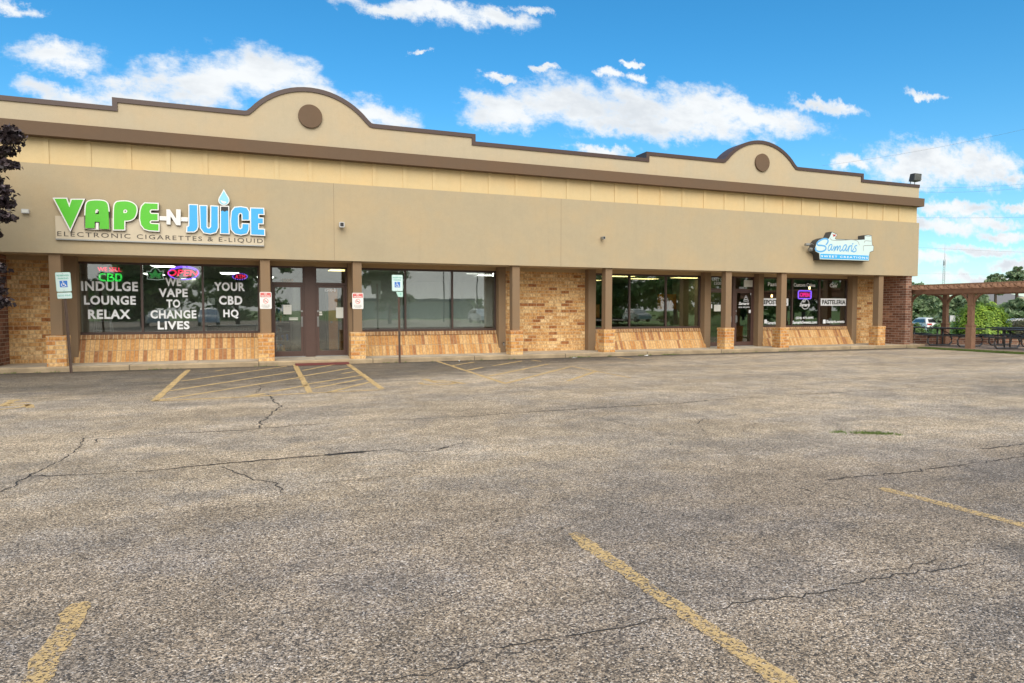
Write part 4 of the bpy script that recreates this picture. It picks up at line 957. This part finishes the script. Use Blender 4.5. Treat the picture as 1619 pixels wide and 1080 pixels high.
MB().box(x0, x1, 23.5, 23.56, .14, 2.25).build('leaf', 'wood', t); MB().box(x0 - .08, x0, 23.48, 23.58, .14, 2.33).box(x1, x1 + .08, 23.48, 23.58, .14, 2.33).box(x0, x1, 23.48, 23.58, 2.25, 2.33).build('door_frame', 'intdark', t); MB().cyl((x0 + .1, 23.49, 1.1), (x0 + .1, 23.43, 1.1), .03, 10).build('knob', 'grey', t)
for k, (px0, px1, y, z0, z1) in enumerate(((1047, 1052, 24, 1.55, 2.2), (1058, 1069, 24, 1.55, 2.2), (942, 948, 24, 1.2, 1.75))):
    x0, x1 = lx(px0, y), lx(px1, y); t = thing('wall_cupboard', ('narrow orange cupboard left of the mullion in third window', 'wide orange cupboard hanging in third window', 'orange cupboard at left edge of third window')[k], 'cupboard', ((x0 + x1) / 2, y, z0))
    MB().box(x0, x1, y, y + .35, z0, z1).build('carcass', 'wood', t); w_ = (x1 - x0) / 2
    for j in (0, 1): MB().box(x0 + j * w_ + .01, x0 + (j + 1) * w_ - .01, y - .02, y - .0005, z0 + .02, z1 - .02).build('cupboard_door', 'wood', t)
    MB().box(x0, x1, y + .3, y + .5, z1 + .001, 2.84).build('hanging_bracket', 'intdark', t)
x0, x1 = lx(1256, 22.8), lx(1330, 22.8); t = thing('bakery_counter', 'dark bakery counter behind the lettered bakery window', 'counter', ((x0 + x1) / 2, 22.6, .14))
MB().box(x0, x1, 22.6, 23.2, .14, 1.1).build('base', 'bronze2', t); MB().box(x0 - .03, x1 + .03, 22.57, 23.23, 1.1, 1.14).build('top', 'wood', t)
for k, px in enumerate((1263, 1313, 1318)):
    x = lx(px, 21.0); t = thing('cake_stand', ('white cake on stand in bakery window above web address', 'white tiered cake in bakery right pane', 'small cream cake beside tiered cake in bakery right pane')[k], 'cake', (x, 21.0, .86))
    MB().cyl((x, 21, .72), (x, 21, .95), .10, 14, .03).build('stand', 'ltgrey', t); MB().cyl((x, 21, .951), (x, 21, 1.08), .10, 16).build('cake', ('ltgrey', 'white', 'panel')[k], t)
    if k == 1: MB().cyl((x, 21, 1.081), (x, 21, 1.17), .06, 14).build('top_tier', 'ltgrey', t)
    x_ = thing('window_ledge', ('dark ledge', 'dark ledge', 'dark ledge')[k], 'ledge') if False else None
tag(MB().box(18.3, 22.7, 20.8, 21.3, .68, .72).box(18.3, 18.36, 20.85, 21.25, .14, .68).box(22.6, 22.66, 20.85, 21.25, .14, .68).build('display_table', 'bronze2'), 'long dark display table behind bakery window', 'table')

# ================================================================== PERGOLA, TABLES, PATIO
pg = thing('pergola', 'brown timber pergola with curved braces and scalloped rafter ends', 'pergola', (26.4, 17, .05))
XA, XB = 25.25, 27.65
YA = (19.5, 16.95, 14.4); YB = (19.65, 14.5)
def post(x, y):
    p = MB().box(x - .085, x + .085, y - .085, y + .085, .0, 2.20).build('post', 'pergola', pg)
    MB().box(x - .115, x + .115, y - .115, y + .115, .0, .92).box(x - .135, x + .135, y - .135, y + .135, .92, .96).build('post_sleeve', 'pergola', p)
    MB().box(x - .1, x + .1, y - .1, y + .1, 1.70, 1.75).build('post_collar', 'pergola', p)
    for s in (-1, 1):
        pr = []
        n = 8
        for i in range(n + 1): a = R(90 * i / n); pr.append((y + s * (.085 + .52 * (1 - math.cos(a))), 2.16 - .50 * (1 - math.sin(a))))
        pr += [(y + s * .48, 2.17), (y + s * .085, 2.17)] if False else []
        outer = [(y + s * (.085 + .42 * (1 - math.cos(R(90 * i / n)))), 1.72 + .44 * math.sin(R(90 * i / n))) for i in range(n + 1)]
        inner = [(y + s * (.085 + .58), 2.1601), (y + s * (.085 + .62), 2.1)] if False else []
        # quarter ring between post and beam
        o2 = [(y + s * (.085 + .56 * (1 - math.cos(R(90 * i / n)))), 1.62 + .54 * math.sin(R(90 * i / n))) for i in range(n + 1)]
        poly = [(y + s * .086, 1.62)] + o2[1:] + [(y + s * .40, 2.159)] + list(reversed([(y + s * (.086 + .32 * (1 - math.cos(R(90 * i / n)))), 1.80 + .358 * math.sin(R(90 * i / n))) for i in range(n + 1)]))
        MB().prism(poly, 'x', x - .05, x + .05).build('brace', 'pergola', p)
for y in YA: post(XA, y)
for y in YB: post(XB, y)
for x in (XA, XB):
    for s in (-1, 1): MB().prism([(11.2, 2.16), (20.4, 2.16), (20.5, 2.25), (20.5, 2.34), (11.1, 2.34), (11.1, 2.25)], 'x', x + s * .115 - .03, x + s * .115 + .03).build('beam', 'pergola', pg)
y = 20.3
while y > 11.2:
    MB().prism([(XA - .62, 2.415), (XA - .55, 2.395), (XA - .50, 2.36), (XA - .42, 2.37), (XA - .36, 2.34), (XA - .25, 2.335), (XB + .25, 2.335), (XB + .5, 2.37), (XB + .6, 2.42), (XB + .6, 2.475), (XA - .62, 2.475)], 'y', y - .03, y + .03).build('rafter', 'pergola', pg)
    y -= .40
for k in range(14):
    x = XA - .55 + k * .285; MB().box(x - .025, x + .025, 11.2, 20.4, 2.476, 2.525).build('purlin', 'pergola', pg)
def table_proto():
    t = thing('picnic_table', 'dark grey metal picnic table', 'picnic table', (0, 0, 0), 'picnic tables on the patio')
    MB().prism(rrect(-.38, .38, -1.0, 1.0, .06), 'z', .70, .75).build('table_top', 'dark', t)
    for s in (-1, 1): MB().prism(rrect(s * .66 - .14, s * .66 + .14, -1.0, 1.0, .05), 'z', .42, .465).build('bench', 'dark', t)
    for yy in (-.62, .62):
        lp = [(-.62, yy, .40), (-.72, yy, .28), (-.70, yy, .12), (-.58, yy, .03), (.58, yy, .03), (.70, yy, .12), (.72, yy, .28), (.62, yy, .40)]
        m = MB().tube(lp, .032, 8); m.tube([(-.16, yy, .03), (-.16, yy, .70)], .03, 8); m.tube([(.16, yy, .03), (.16, yy, .70)], .03, 8); m.tube([(-.7, yy, .40), (.7, yy, .40)], .022, 6)
        m.build('leg_frame', 'grey_tube', t, smooth=True)
        MB().tube([(0, yy, .68), (0, yy * .15, .45)], .018, 6).build('strut', 'dark', t)
    return t
M['grey_tube'] = plain('galvanised_tube', (.16, .16, .165), .4, .15, .5)
tp = table_proto(); tp.location = (26.40, 18.35, .05)
tp['label'] = 'dark metal picnic table left of the nearer pergola post'
dup(tp, (26.45, 15.75, .05), 0, 'dark metal picnic table right of the nearer pergola post')
dup(tp, (26.45, 20.9, .05), 0, 'dark metal picnic table partly behind the brick wing wall')
dup(tp, (29.0, 17.6, .05), 0, 'dark metal picnic table in back row before the clipped bush')
a, b = gnd(1441, 544, .05), gnd(1640, 544, .05); d = (b - a).normalized()
m = MB(); nrm = Vector((-d.y, d.x, 0)); a = a - d * 3; b = b + d * 4
w_ = MB(); q = [a, b, b + nrm * .3, a + nrm * .3]
w_.prism([(p.x, p.y) for p in q], 'z', -.9, .40)
wl = tag(w_.build('low_wall', 'red'), 'low reddish brown block wall along the back of the patio', 'wall')
q = [a - nrm * .03 - d * .03, b - nrm * .03 + d * .03, b + nrm * .33, a + nrm * .33]; MB().prism([(p.x, p.y) for p in q], 'z', .40, .46).build('wall_cap', 'red', wl)

# ================================================================== PLANTS
import numpy as np
def leafmesh(name, centers, size, mat, parent=None, seed=0, droop=0.0, elong=1.6):
    rg = np.random.default_rng(seed); n = len(centers)
    nr = rg.normal(size=(n, 3)); nr[:, 2] = np.abs(nr[:, 2]) * (1.0) + .2; nr /= np.linalg.norm(nr, axis=1)[:, None]
    t = rg.normal(size=(n, 3)); t[:, 2] -= droop; t -= nr * (t * nr).sum(1)[:, None]; t /= np.linalg.norm(t, axis=1)[:, None]
    bq = np.cross(nr, t); s = size * rg.uniform(.6, 1.35, n)[:, None]
    c = np.asarray(centers)
    v = np.stack([c - t * s * elong * .5, c + bq * s * .45 + nr * s * .10, c + t * s * elong * .5, c - bq * s * .45 + nr * s * .10], 1).reshape(-1, 3)
    me = bpy.data.meshes.new(name); me.vertices.add(4 * n); me.vertices.foreach_set('co', v.ravel())
    me.loops.add(4 * n); me.loops.foreach_set('vertex_index', np.arange(4 * n)); me.polygons.add(n); me.polygons.foreach_set('loop_start', np.arange(0, 4 * n, 4))
    me.update(); me.validate(); me.materials.append(M[mat]); return link(name, me, parent)
def clumps(blobs, per, n_leaf, seed, spread=.42, cr=.16):
    rg = np.random.default_rng(seed); out = []
    vol = np.array([b[3] * b[4] * b[5] for b in blobs]) ** .67; vol /= vol.sum()
    for b, f in zip(blobs, vol):
        k = max(3, int(per * f)); d = rg.normal(size=(k, 3)); d /= np.linalg.norm(d, axis=1)[:, None]; rr = rg.uniform(.35, 1.0, k) ** .6
        cc = np.array(b[:3]) + d * rr[:, None] * np.array(b[3:6])
        m = max(3, int(n_leaf * f / k)); R_ = min(b[3:6])
        o = rg.normal(size=(k, m, 3)) * cr * R_ * rg.uniform(.6, 1.5, (k, 1, 1)) * np.array([1.2, 1.2, .75])
        out.append((cc[:, None, :] + o).reshape(-1, 3))
    return np.concatenate(out)
def tree(name, label, base, h, cw, n, leaf, mat='leaf', seed=0, group=None, cat='tree', trunk_h=.3, slim=1.0):
    rr = random.Random(seed); x, y, z = base; t = thing(name, label, cat, base, group)
    th = h * trunk_h; m = MB(); r0 = h * .028
    m.tube([(x, y, z - .1), (x + rr.gauss(0, .03) * h * .3, y, z + th), (x + rr.gauss(0, .02) * h, y + rr.gauss(0, .02) * h, z + h * .62), (x, y, z + h * .88)], r0, 8, False, r0 * .2)
    blobs = []
    nb = 11
    for i in range(nb):
        f = i / (nb - 1); zz_ = z + th * .9 + (h - th) * (.08 + .8 * f); w = cw * (math.sin(math.pi * (.18 + .72 * f)) ** .8) * .5 * slim
        a = rr.random() * 6.28; ro = w * rr.uniform(.35, .75); bx, by = x + math.cos(a) * ro, y + math.sin(a) * ro; br = w * rr.uniform(.5, .8) + .08 * cw
        blobs.append((bx, by, zz_, br, br, br * .62))
        m.tube([(x, y, z + th * .8 + (h - th) * .55 * f), ((x + bx) / 2, (y + by) / 2, (z + th + zz_) / 2 + .04 * h), (bx, by, zz_)], r0 * .38, 5, False, r0 * .08)
    m.build('trunk', 'bark', t)
    leafmesh('crown', clumps(blobs, 70, n, seed), leaf, mat, t, seed)
    return t
def bush(name, label, cx, cy, z0, rx, ry, h, n, leaf, mat, seed, cat='bush', flat=.5):
    rg = np.random.default_rng(seed); k = n; d = rg.normal(size=(k, 3)); d[:, 2] = np.abs(d[:, 2]); d /= np.linalg.norm(d, axis=1)[:, None]
    e = (np.abs(d) ** 3.4).sum(1) ** (1 / 3.4); d /= e[:, None]
    wob = 1 + .05 * np.sin(d[:, 0] * 9 + seed) * np.sin(d[:, 2] * 8) + .04 * np.sin(d[:, 1] * 13); rr = (rg.uniform(.80, 1.0, k) ** .5) * wob + rg.normal(0, .018, k)
    c = d * rr[:, None] * np.array([rx, ry, h]) + np.array([cx, cy, z0])
    t = thing(name, label, cat, (cx, cy, z0))
    leafmesh('foliage', c, leaf, mat, t, seed)
    q = []
    m = MB(); nn, mm = 20, 8
    for j in range(mm + 1):
        for i in range(nn):
            ph = math.pi / 2 * j / mm; th = 2 * math.pi * i / nn; dd = np.array([math.cos(th) * math.cos(ph), math.sin(th) * math.cos(ph), math.sin(ph)]); dd = dd / (np.abs(dd) ** 3.4).sum() ** (1 / 3.4) * .84
            m.v.append((cx + dd[0] * rx, cy + dd[1] * ry, z0 + dd[2] * h))
    for j in range(mm):
        for i in range(nn): a = j * nn + i; b = j * nn + (i + 1) % nn; m.f.append([a, b, b + nn, a + nn])
    m.build('dark_core', 'bark', t); return t  # solid dark core filling the gaps inside the leaf shell
# clipped bush behind the tables, darker hedge right of it
c = fwd(1552, 490, 34); bush('clipped_bush', 'big rounded bright green clipped bush behind the pergola post', c.x, c.y, -.45, 1.25, 1.1, 2.2, 15000, .075, 'leafhedge', 1)
c = fwd(1622, 500, 36); bush('hedge', 'darker brownish hedge at right edge beyond the tables', c.x, c.y, -.6, 1.35, 1.0, 1.62, 7000, .06, 'leafdk', 2, 'hedge')
c = fwd(1446, 500, 31); bush('bush', 'leafy green bush beside brick wing wall in front of white car', c.x, c.y, -.5, .55, .55, 1.35, 2600, .08, 'leaf', 3)
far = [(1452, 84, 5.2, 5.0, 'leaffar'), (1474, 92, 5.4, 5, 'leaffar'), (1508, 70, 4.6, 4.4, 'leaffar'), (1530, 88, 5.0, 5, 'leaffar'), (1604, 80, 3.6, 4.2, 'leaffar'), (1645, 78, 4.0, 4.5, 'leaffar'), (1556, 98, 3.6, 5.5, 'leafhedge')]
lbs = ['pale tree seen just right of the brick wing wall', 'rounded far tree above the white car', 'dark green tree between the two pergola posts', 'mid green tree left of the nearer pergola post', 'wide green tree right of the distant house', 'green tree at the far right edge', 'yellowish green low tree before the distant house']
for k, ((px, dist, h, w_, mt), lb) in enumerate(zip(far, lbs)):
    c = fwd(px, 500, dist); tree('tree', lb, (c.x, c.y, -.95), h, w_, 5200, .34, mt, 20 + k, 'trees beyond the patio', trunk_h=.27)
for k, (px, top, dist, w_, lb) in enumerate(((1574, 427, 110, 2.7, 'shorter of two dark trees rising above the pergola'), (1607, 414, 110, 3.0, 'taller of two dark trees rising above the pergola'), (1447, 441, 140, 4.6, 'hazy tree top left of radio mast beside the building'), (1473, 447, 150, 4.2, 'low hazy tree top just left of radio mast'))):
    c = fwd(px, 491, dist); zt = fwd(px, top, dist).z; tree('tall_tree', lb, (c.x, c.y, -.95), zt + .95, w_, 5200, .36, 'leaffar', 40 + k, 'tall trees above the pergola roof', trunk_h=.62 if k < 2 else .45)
# low shrubs along the far side
for k, (px, dist, s) in enumerate(((1500, 60, 1.1), (1610, 55, 1.0), (1590, 64, 1.3))):
    c = fwd(px, 505, dist); bush('shrub', ('low green shrub beyond the grey far sign', 'light green shrub above the right hedge', 'pale shrub right of the clipped bush')[k], c.x, c.y, -.95, 1.6 * s, 1.2, 1.2 * s, 2500, .16, ('leaf', 'leafhedge', 'leafhedge')[k], 60 + k, 'shrub')
# purple maple at the left, its crown reaching into view
t = thing('purple_tree', 'dark purple leaved tree reaching into the left edge', 'tree', (-6.45, 17.0, 0))
TWP = [(34, 208), (22, 222), (10, 214), (38, 222), (26, 240), (12, 245), (30, 262), (12, 262), (5, 285), (18, 300), (22, 322), (10, 318), (22, 345), (8, 338), (2, 370), (8, 425), (12, 460), (2, 440), (14, 478), (-15, 225), (-15, 255), (-15, 290), (-15, 320), (-15, 350), (-18, 400), (-15, 440), (-15, 470)]
tw = [tuple(at(px, py, 16.6 + .25 * (k % 3))) for k, (px, py) in enumerate(TWP)]
m = MB().tube([(-6.45, 17.0, -.05), (-6.42, 17.0, 1.2), (-6.5, 17.0, 2.6), (-6.45, 17.0, 4.6)], .11, 10, False, .03)
for p in tw: m.tube([(-6.45, 17.0, max(1.6, p[2] - .9)), ((p[0] - 6.45) / 2, 16.85, p[2] - .35), p], .025, 5, False, .006)
m.build('trunk', 'bark', t)
bl = [(x - .15, y, z, .09, .2, .07) for x, y, z in tw] + [(-6.4, 17, 3 + .45 * k, 1.0, 1.0, .5) for k in range(6)]
leafmesh('crown', np.concatenate([clumps(bl[:len(tw)], 230, 5600, 5, cr=.6), clumps(bl[len(tw):], 150, 4200, 6, cr=.2)]), .085, 'leafpurple', t, 5, droop=.8, elong=1.25)
c = fwd(44, 160, 45); tree('purple_tree', 'top of reddish tree peeking over the roof at far left', (c.x, c.y, 0), fwd(44, 147, 45).z, 3.0, 5200, .16, 'leafpurple', 71, None, trunk_h=.4)

# ================================================================== CARS, HOUSE, MAST, WIRES
def car_proto(label):
    t = thing('parked_car', label, 'car', (0, 0, 0))
    prof = [(-2.3, .35), (-2.34, .75), (-2.28, .98), (-2.12, 1.10), (-1.78, 1.60), (-1.2, 1.70), (.1, 1.69), (.55, 1.58), (1.15, 1.12), (2.05, .98), (2.3, .75), (2.33, .38)]
    m = MB(); secs = []
    for yy, ins in ((-.93, 0), (-.90, .03), (.90, .03), (.93, 0)): pass
    n = len(prof)
    for s in (-1, -.86, .86, 1):
        for (x, z) in prof:
            w = .92 if z < 1.12 else .92 - (z - 1.12) * .33
            sh = 1.0 if abs(s) < .9 else (.97 if z < 1.12 else .97)
            zz_ = z if abs(s) < .9 else (z - .03 if z > 1.0 else z)
            m.v.append((x * (1 if abs(s) < .9 else .985), (s if abs(s) >= .9 else s) * w, zz_))
    for k in range(3):
        for i in range(n): j = (i + 1) % n; m.f.append([k * n + i, k * n + j, (k + 1) * n + j, (k + 1) * n + i])
    m.f.append(list(range(n))); m.f.append(list(reversed(range(3 * n, 4 * n))))
    body = m.build('body', 'carwhite', t, smooth=False)
    MB().prism([(-2.095, 1.155), (-1.835, 1.535), (-1.815, 1.52), (-2.075, 1.14)], 'y', -.66, .66).build('rear_window', 'carglass', t)
    v = []
    for s in (-1, 1):
        w0, w1 = .915 * s, .80 * s
        g = MB().poly([(-1.75, w0, 1.14), (.95, w0, 1.14), (.45, w1, 1.50), (-1.45, w1, 1.54)]).poly([(-1.75, w0 + .012 * s, 1.14), (.95, w0 + .012 * s, 1.14), (.45, w1 + .012 * s, 1.50), (-1.45, w1 + .012 * s, 1.54)])
        g.f += [[0, 1, 5, 4], [1, 2, 6, 5], [2, 3, 7, 6], [3, 0, 4, 7]]; g.build('side_window', 'carglass', t)
        MB().box(-2.345, -2.15, s * .88 - .42 if s > 0 else -.88, s * .88 if s > 0 else -.46, .92, 1.07).build('tail_light', 'taillight', t)
        for xx in (-1.4, 1.42):
            wh = MB().cyl((xx, s * .70, .34), (xx, s * .945, .34), .34, 20).build('wheel', 'tyre', t); MB().cyl((xx, s * .9451, .34), (xx, s * .952, .34), .2, 14).build('rim', 'grey', wh)
    MB().box(-2.355, -2.30, -.26, .26, .80, .93).build('licence_plate', 'grey', t); MB().box(-2.38, -2.25, -.9, .9, .36, .55).build('bumper', 'dark', t)
    return t
cp_ = car_proto('white parked car with red tail lights seen from behind past the brick wing wall')
c = fwd(1463, 513, 72); cp_.location = (c.x, c.y, -.95); cp_.rotation_euler.z = R(62)
c = fwd(1606, 508, 60); dup(cp_, (c.x, c.y, -.93), R(140), 'white car roof just visible above the darker hedge at right')
c = fwd(1505, 512, 75)
t = thing('parked_car', 'x', 'car', (0, 0, 0)); bpy.data.objects.remove(t)
dk = dup(cp_, (c.x, c.y, -.95), R(150), 'dark car half hidden behind the pergola beneath the pale far sign')
M['cardark'] = plain('dark_car_paint', (.035, .037, .045), .3, .05)
for ch in dk.children:
    if ch.name.startswith('body'): ch.data = ch.data.copy(); ch.data.materials[0] = M['cardark']
c = fwd(1510, 506, 66); d1 = Vector((_r.x, _r.y, 0)); 
t = thing('roadside_sign', 'pale grey blank board on dark post left of clipped bush', 'sign', (c.x, c.y, -.95)); 
e = [c + d1 * k for k in (-.5, .5)]
m = MB(); f2 = Vector((_f.x, _f.y, 0)).normalized()
def slab(a, b, z0, z1, th): 
    mm = MB(); q = [a, b, b + f2 * th, a + f2 * th]; return mm.prism([(p.x, p.y) for p in q], 'z', z0, z1)
slab(e[0], e[1], .2, 1.0, .08).build('board', 'ltgrey', t); pp = c + d1 * .1 - f2 * .08; slab(pp - d1 * .06, pp + d1 * .06, -.95, 1.1, .07).build('post', 'dark', t)
c = fwd(1575, 491, 125); t = thing('house', 'distant house with grey hip roof and yellow wall behind trees', 'house', (c.x, c.y, -.95))
L_, W_ = 7.5, 5.0
def hp(a, b, z): p = c + d1 * a + f2 * b; return (p.x, p.y, z)
m = MB(); i = 0
for z in (-.95, 2.6): m.v += [hp(-L_, -W_, z), hp(L_, -W_, z), hp(L_, W_, z), hp(-L_, W_, z)]
m.f += [[0, 1, 5, 4], [1, 2, 6, 5], [2, 3, 7, 6], [3, 0, 4, 7], [4, 5, 6, 7]]; m.build('wall', 'housewall', t)
m = MB(); m.v += [hp(-L_ - .5, -W_ - .5, 2.6), hp(L_ + .5, -W_ - .5, 2.6), hp(L_ + .5, W_ + .5, 2.6), hp(-L_ - .5, W_ + .5, 2.6), hp(-3.4, 0, 4.75), hp(2.2, 0, 4.75)]
m.f += [[0, 1, 5, 4], [1, 2, 5], [2, 3, 4, 5], [3, 0, 4], [3, 2, 1, 0]]; m.build('roof', 'roofgrey', t)
m = MB(); m.v += [hp(-.6, -W_ - 1.2, 2.3), hp(4.6, -W_ - 1.2, 2.3), hp(2.0, -W_ - 1.2, 4.0), hp(-.6, -W_ + 2, 2.3), hp(4.6, -W_ + 2, 2.3), hp(2.0, -W_ + 2, 4.0)]; m.f += [[0, 1, 2], [5, 4, 3], [0, 2, 5, 3], [1, 4, 5, 2], [0, 3, 4, 1]]; m.build('gable', 'housewall', t)
for a in (-4.5, -1.8, 5.8): 
    m = MB(); m.v += [hp(a - .5, -W_ - .04, .4), hp(a + .5, -W_ - .04, .4), hp(a + .5, -W_ - .04, 1.7), hp(a - .5, -W_ - .04, 1.7), hp(a - .5, -W_ + .02, .4), hp(a + .5, -W_ + .02, .4), hp(a + .5, -W_ + .02, 1.7), hp(a - .5, -W_ + .02, 1.7)]; m.f += [[0, 1, 2, 3], [7, 6, 5, 4], [0, 4, 5, 1], [1, 5, 6, 2], [2, 6, 7, 3], [3, 7, 4, 0]]; m.build('window', 'carglass', t)
c = fwd(1462, 500, 105); t = thing('brick_building', 'low reddish brick building beyond the white car', 'building', (c.x, c.y, -.95))
slab(c - d1 * 8, c + d1 * 8, -.95, 1.0, 6).build('wall', 'farred', t); slab(c - d1 * 8.3 - f2 * .3, c + d1 * 8.3 - f2 * .3, 1.0, 1.25, 6.6).build('roof', 'roofgrey', t)
for a in (-6, -3, 0, 3, 6): slab(c + d1 * (a - .6) - f2 * .05, c + d1 * (a + .6) - f2 * .05, -.3, .6, .049).build('window', 'panel', t)
# radio mast
c = fwd(1491, 491, 320); zt = fwd(1491, 386, 320).z
t = thing('radio_mast', 'thin grey lattice radio mast on the horizon', 'mast', (c.x, c.y, -1))
m = MB(); H = zt + 1; w_ = .65
for k in range(3):
    a = R(120 * k); m.tube([(c.x + math.cos(a) * w_, c.y + math.sin(a) * w_, -1), (c.x + math.cos(a) * w_ * .8, c.y + math.sin(a) * w_ * .8, -1 + H * .78)], .11, 5)
    for j in range(26):
        z = -1 + H * .78 * j / 26; z2 = -1 + H * .78 * (j + 1) / 26; a2 = R(120 * (k + 1)); m.tube([(c.x + math.cos(a) * w_ * .9, c.y + math.sin(a) * w_ * .9, z), (c.x + math.cos(a2) * w_ * .9, c.y + math.sin(a2) * w_ * .9, z2)], .05, 4)
m.build('lattice', 'mast', t); MB().tube([(c.x, c.y, -1 + H * .78), (c.x, c.y, zt)], .12, 5, False, .05).build('antenna', 'mast', t)
MB().cyl((c.x, c.y, -1 + H * .70), (c.x, c.y, -1 + H * .755), .55, 8).build('dish_cluster', 'mast', t)
# overhead lines
def wire(px0, py0, d0, px1, py1, d1_, sag, rad, label):
    a, b = fwd(px0, py0, d0), fwd(px1, py1, d1_); pts = []
    for i in range(17): f = i / 16; p = a.lerp(b, f); p.z -= sag * 4 * f * (1 - f); pts.append(p)
    tag(MB().tube(pts, rad * .6, 5).build('overhead_wire', 'wire'), label, 'wire', 'overhead wires')
wire(1300, 262, 90, 1760, 170, 70, .6, .018, 'thin wire crossing the cloud above the flood light')
wire(1440, 297, 60, 1700, 283, 60, .25, .012, 'upper thin wire leaving just below the parapet corner')
wire(1440, 303, 60, 1700, 286, 60, .4, .012, 'second thin wire leaving just below the parapet corner')
wire(1440, 344, 60, 1700, 341, 60, .1, .015, 'thin wire level with the yellow frieze')
wire(1430, 390, 90, 1720, 402, 90, .1, .016, 'thin wire crossing the mast at half its height')
wire(1430, 432, 90, 1720, 433, 90, .1, .012, 'lowest thin wire above the pergola roof')

# ================================================================== WHAT THE WINDOWS REFLECT (across the lot, behind the viewer)
for k, (x, y, h, w_, lb) in enumerate(((-9.5, -13, 9, 7, 'broad tree reflected in the lettered window'), (-2.0, -22, 10, 7, 'tall tree reflected at the right of the lettered window'), (14.0, -22, 9, 6, 'dark tree reflected in the left pane of the blinds window'), (41, -20, 8, 7, 'tree reflected in the left of the third window'), (47, -14, 10, 8, 'tall tree reflected in the right of the third window'), (68, -17, 10, 10, 'big tree reflected in the bakery window'), (62, -9, 8, 8, 'nearer tree reflected behind the bakery lettering'))):
    tree('oak_tree', lb, (x, y - 12, -.05), h, w_, 6500, .34, 'leaf', 80 + k, 'trees across the lot', trunk_h=.22)
t = thing('low_building', 'low beige and maroon building reflected in the blinds window', 'building', (26, -78, 0))
MB().box(14, 38, -88, -78, -.06, 3.2).build('wall', 'panel', t); MB().box(13.6, 38.4, -88.4, -77.6, 3.2, 3.7).build('roof', 'roofgrey', t); MB().box(18, 26, -78.04, -78.001, .2, 2.4).build('shopfront', 'farred', t)
for k, (x, y) in enumerate(((22, -40), (26.5, -40))):
    t = thing('light_pole', ('light pole reflected left in blinds window', 'light pole reflected right in blinds window')[k], 'light pole', (x, y, 0)); MB().cyl((x, y, -.05), (x, y, 8), .1, 8, .06).build('pole', 'dark', t); MB().box(x - .9, x + .9, y - .15, y + .15, 8.0, 8.15).build('lamp_head', 'dark', t)

for k, (x, y, a, lb) in enumerate(((-9, -30, 80, 'white car reflected low in the lettered window'), (-4.5, -30, 85, 'second white car reflected low in the lettered window'), (46, -33, 95, 'white car reflected low in third window'), (25, -34, 88, 'white car reflected low in blinds window'))):
    dup(cp_, (x, y, 0), R(a), lb)
for k, (x, y, h, w_) in enumerate(((-30, -72, 7, 13), (-16, -70, 8.5, 13), (-4, -74, 7.5, 13), (46, -74, 3.4, 14), (56, -66, 6, 14), (62, -58, 9, 15), (76, -48, 9, 15), (88, -34, 9.5, 15))):
    tree('oak_tree', ('far tree', 'far tree')[0] + ' of the dense row reflected along the bottom of the windows', (x, y, -.1), h, w_, 2600, .6, 'leaf', 120 + k, 'far trees reflected in the windows', trunk_h=.08)

for k, (x, y, h, w_) in enumerate(((86, 22, 7, 9), (92, 8, 8, 10), (96, -6, 7, 9), (98, -20, 8.5, 10), (84, 36, 6, 8))):
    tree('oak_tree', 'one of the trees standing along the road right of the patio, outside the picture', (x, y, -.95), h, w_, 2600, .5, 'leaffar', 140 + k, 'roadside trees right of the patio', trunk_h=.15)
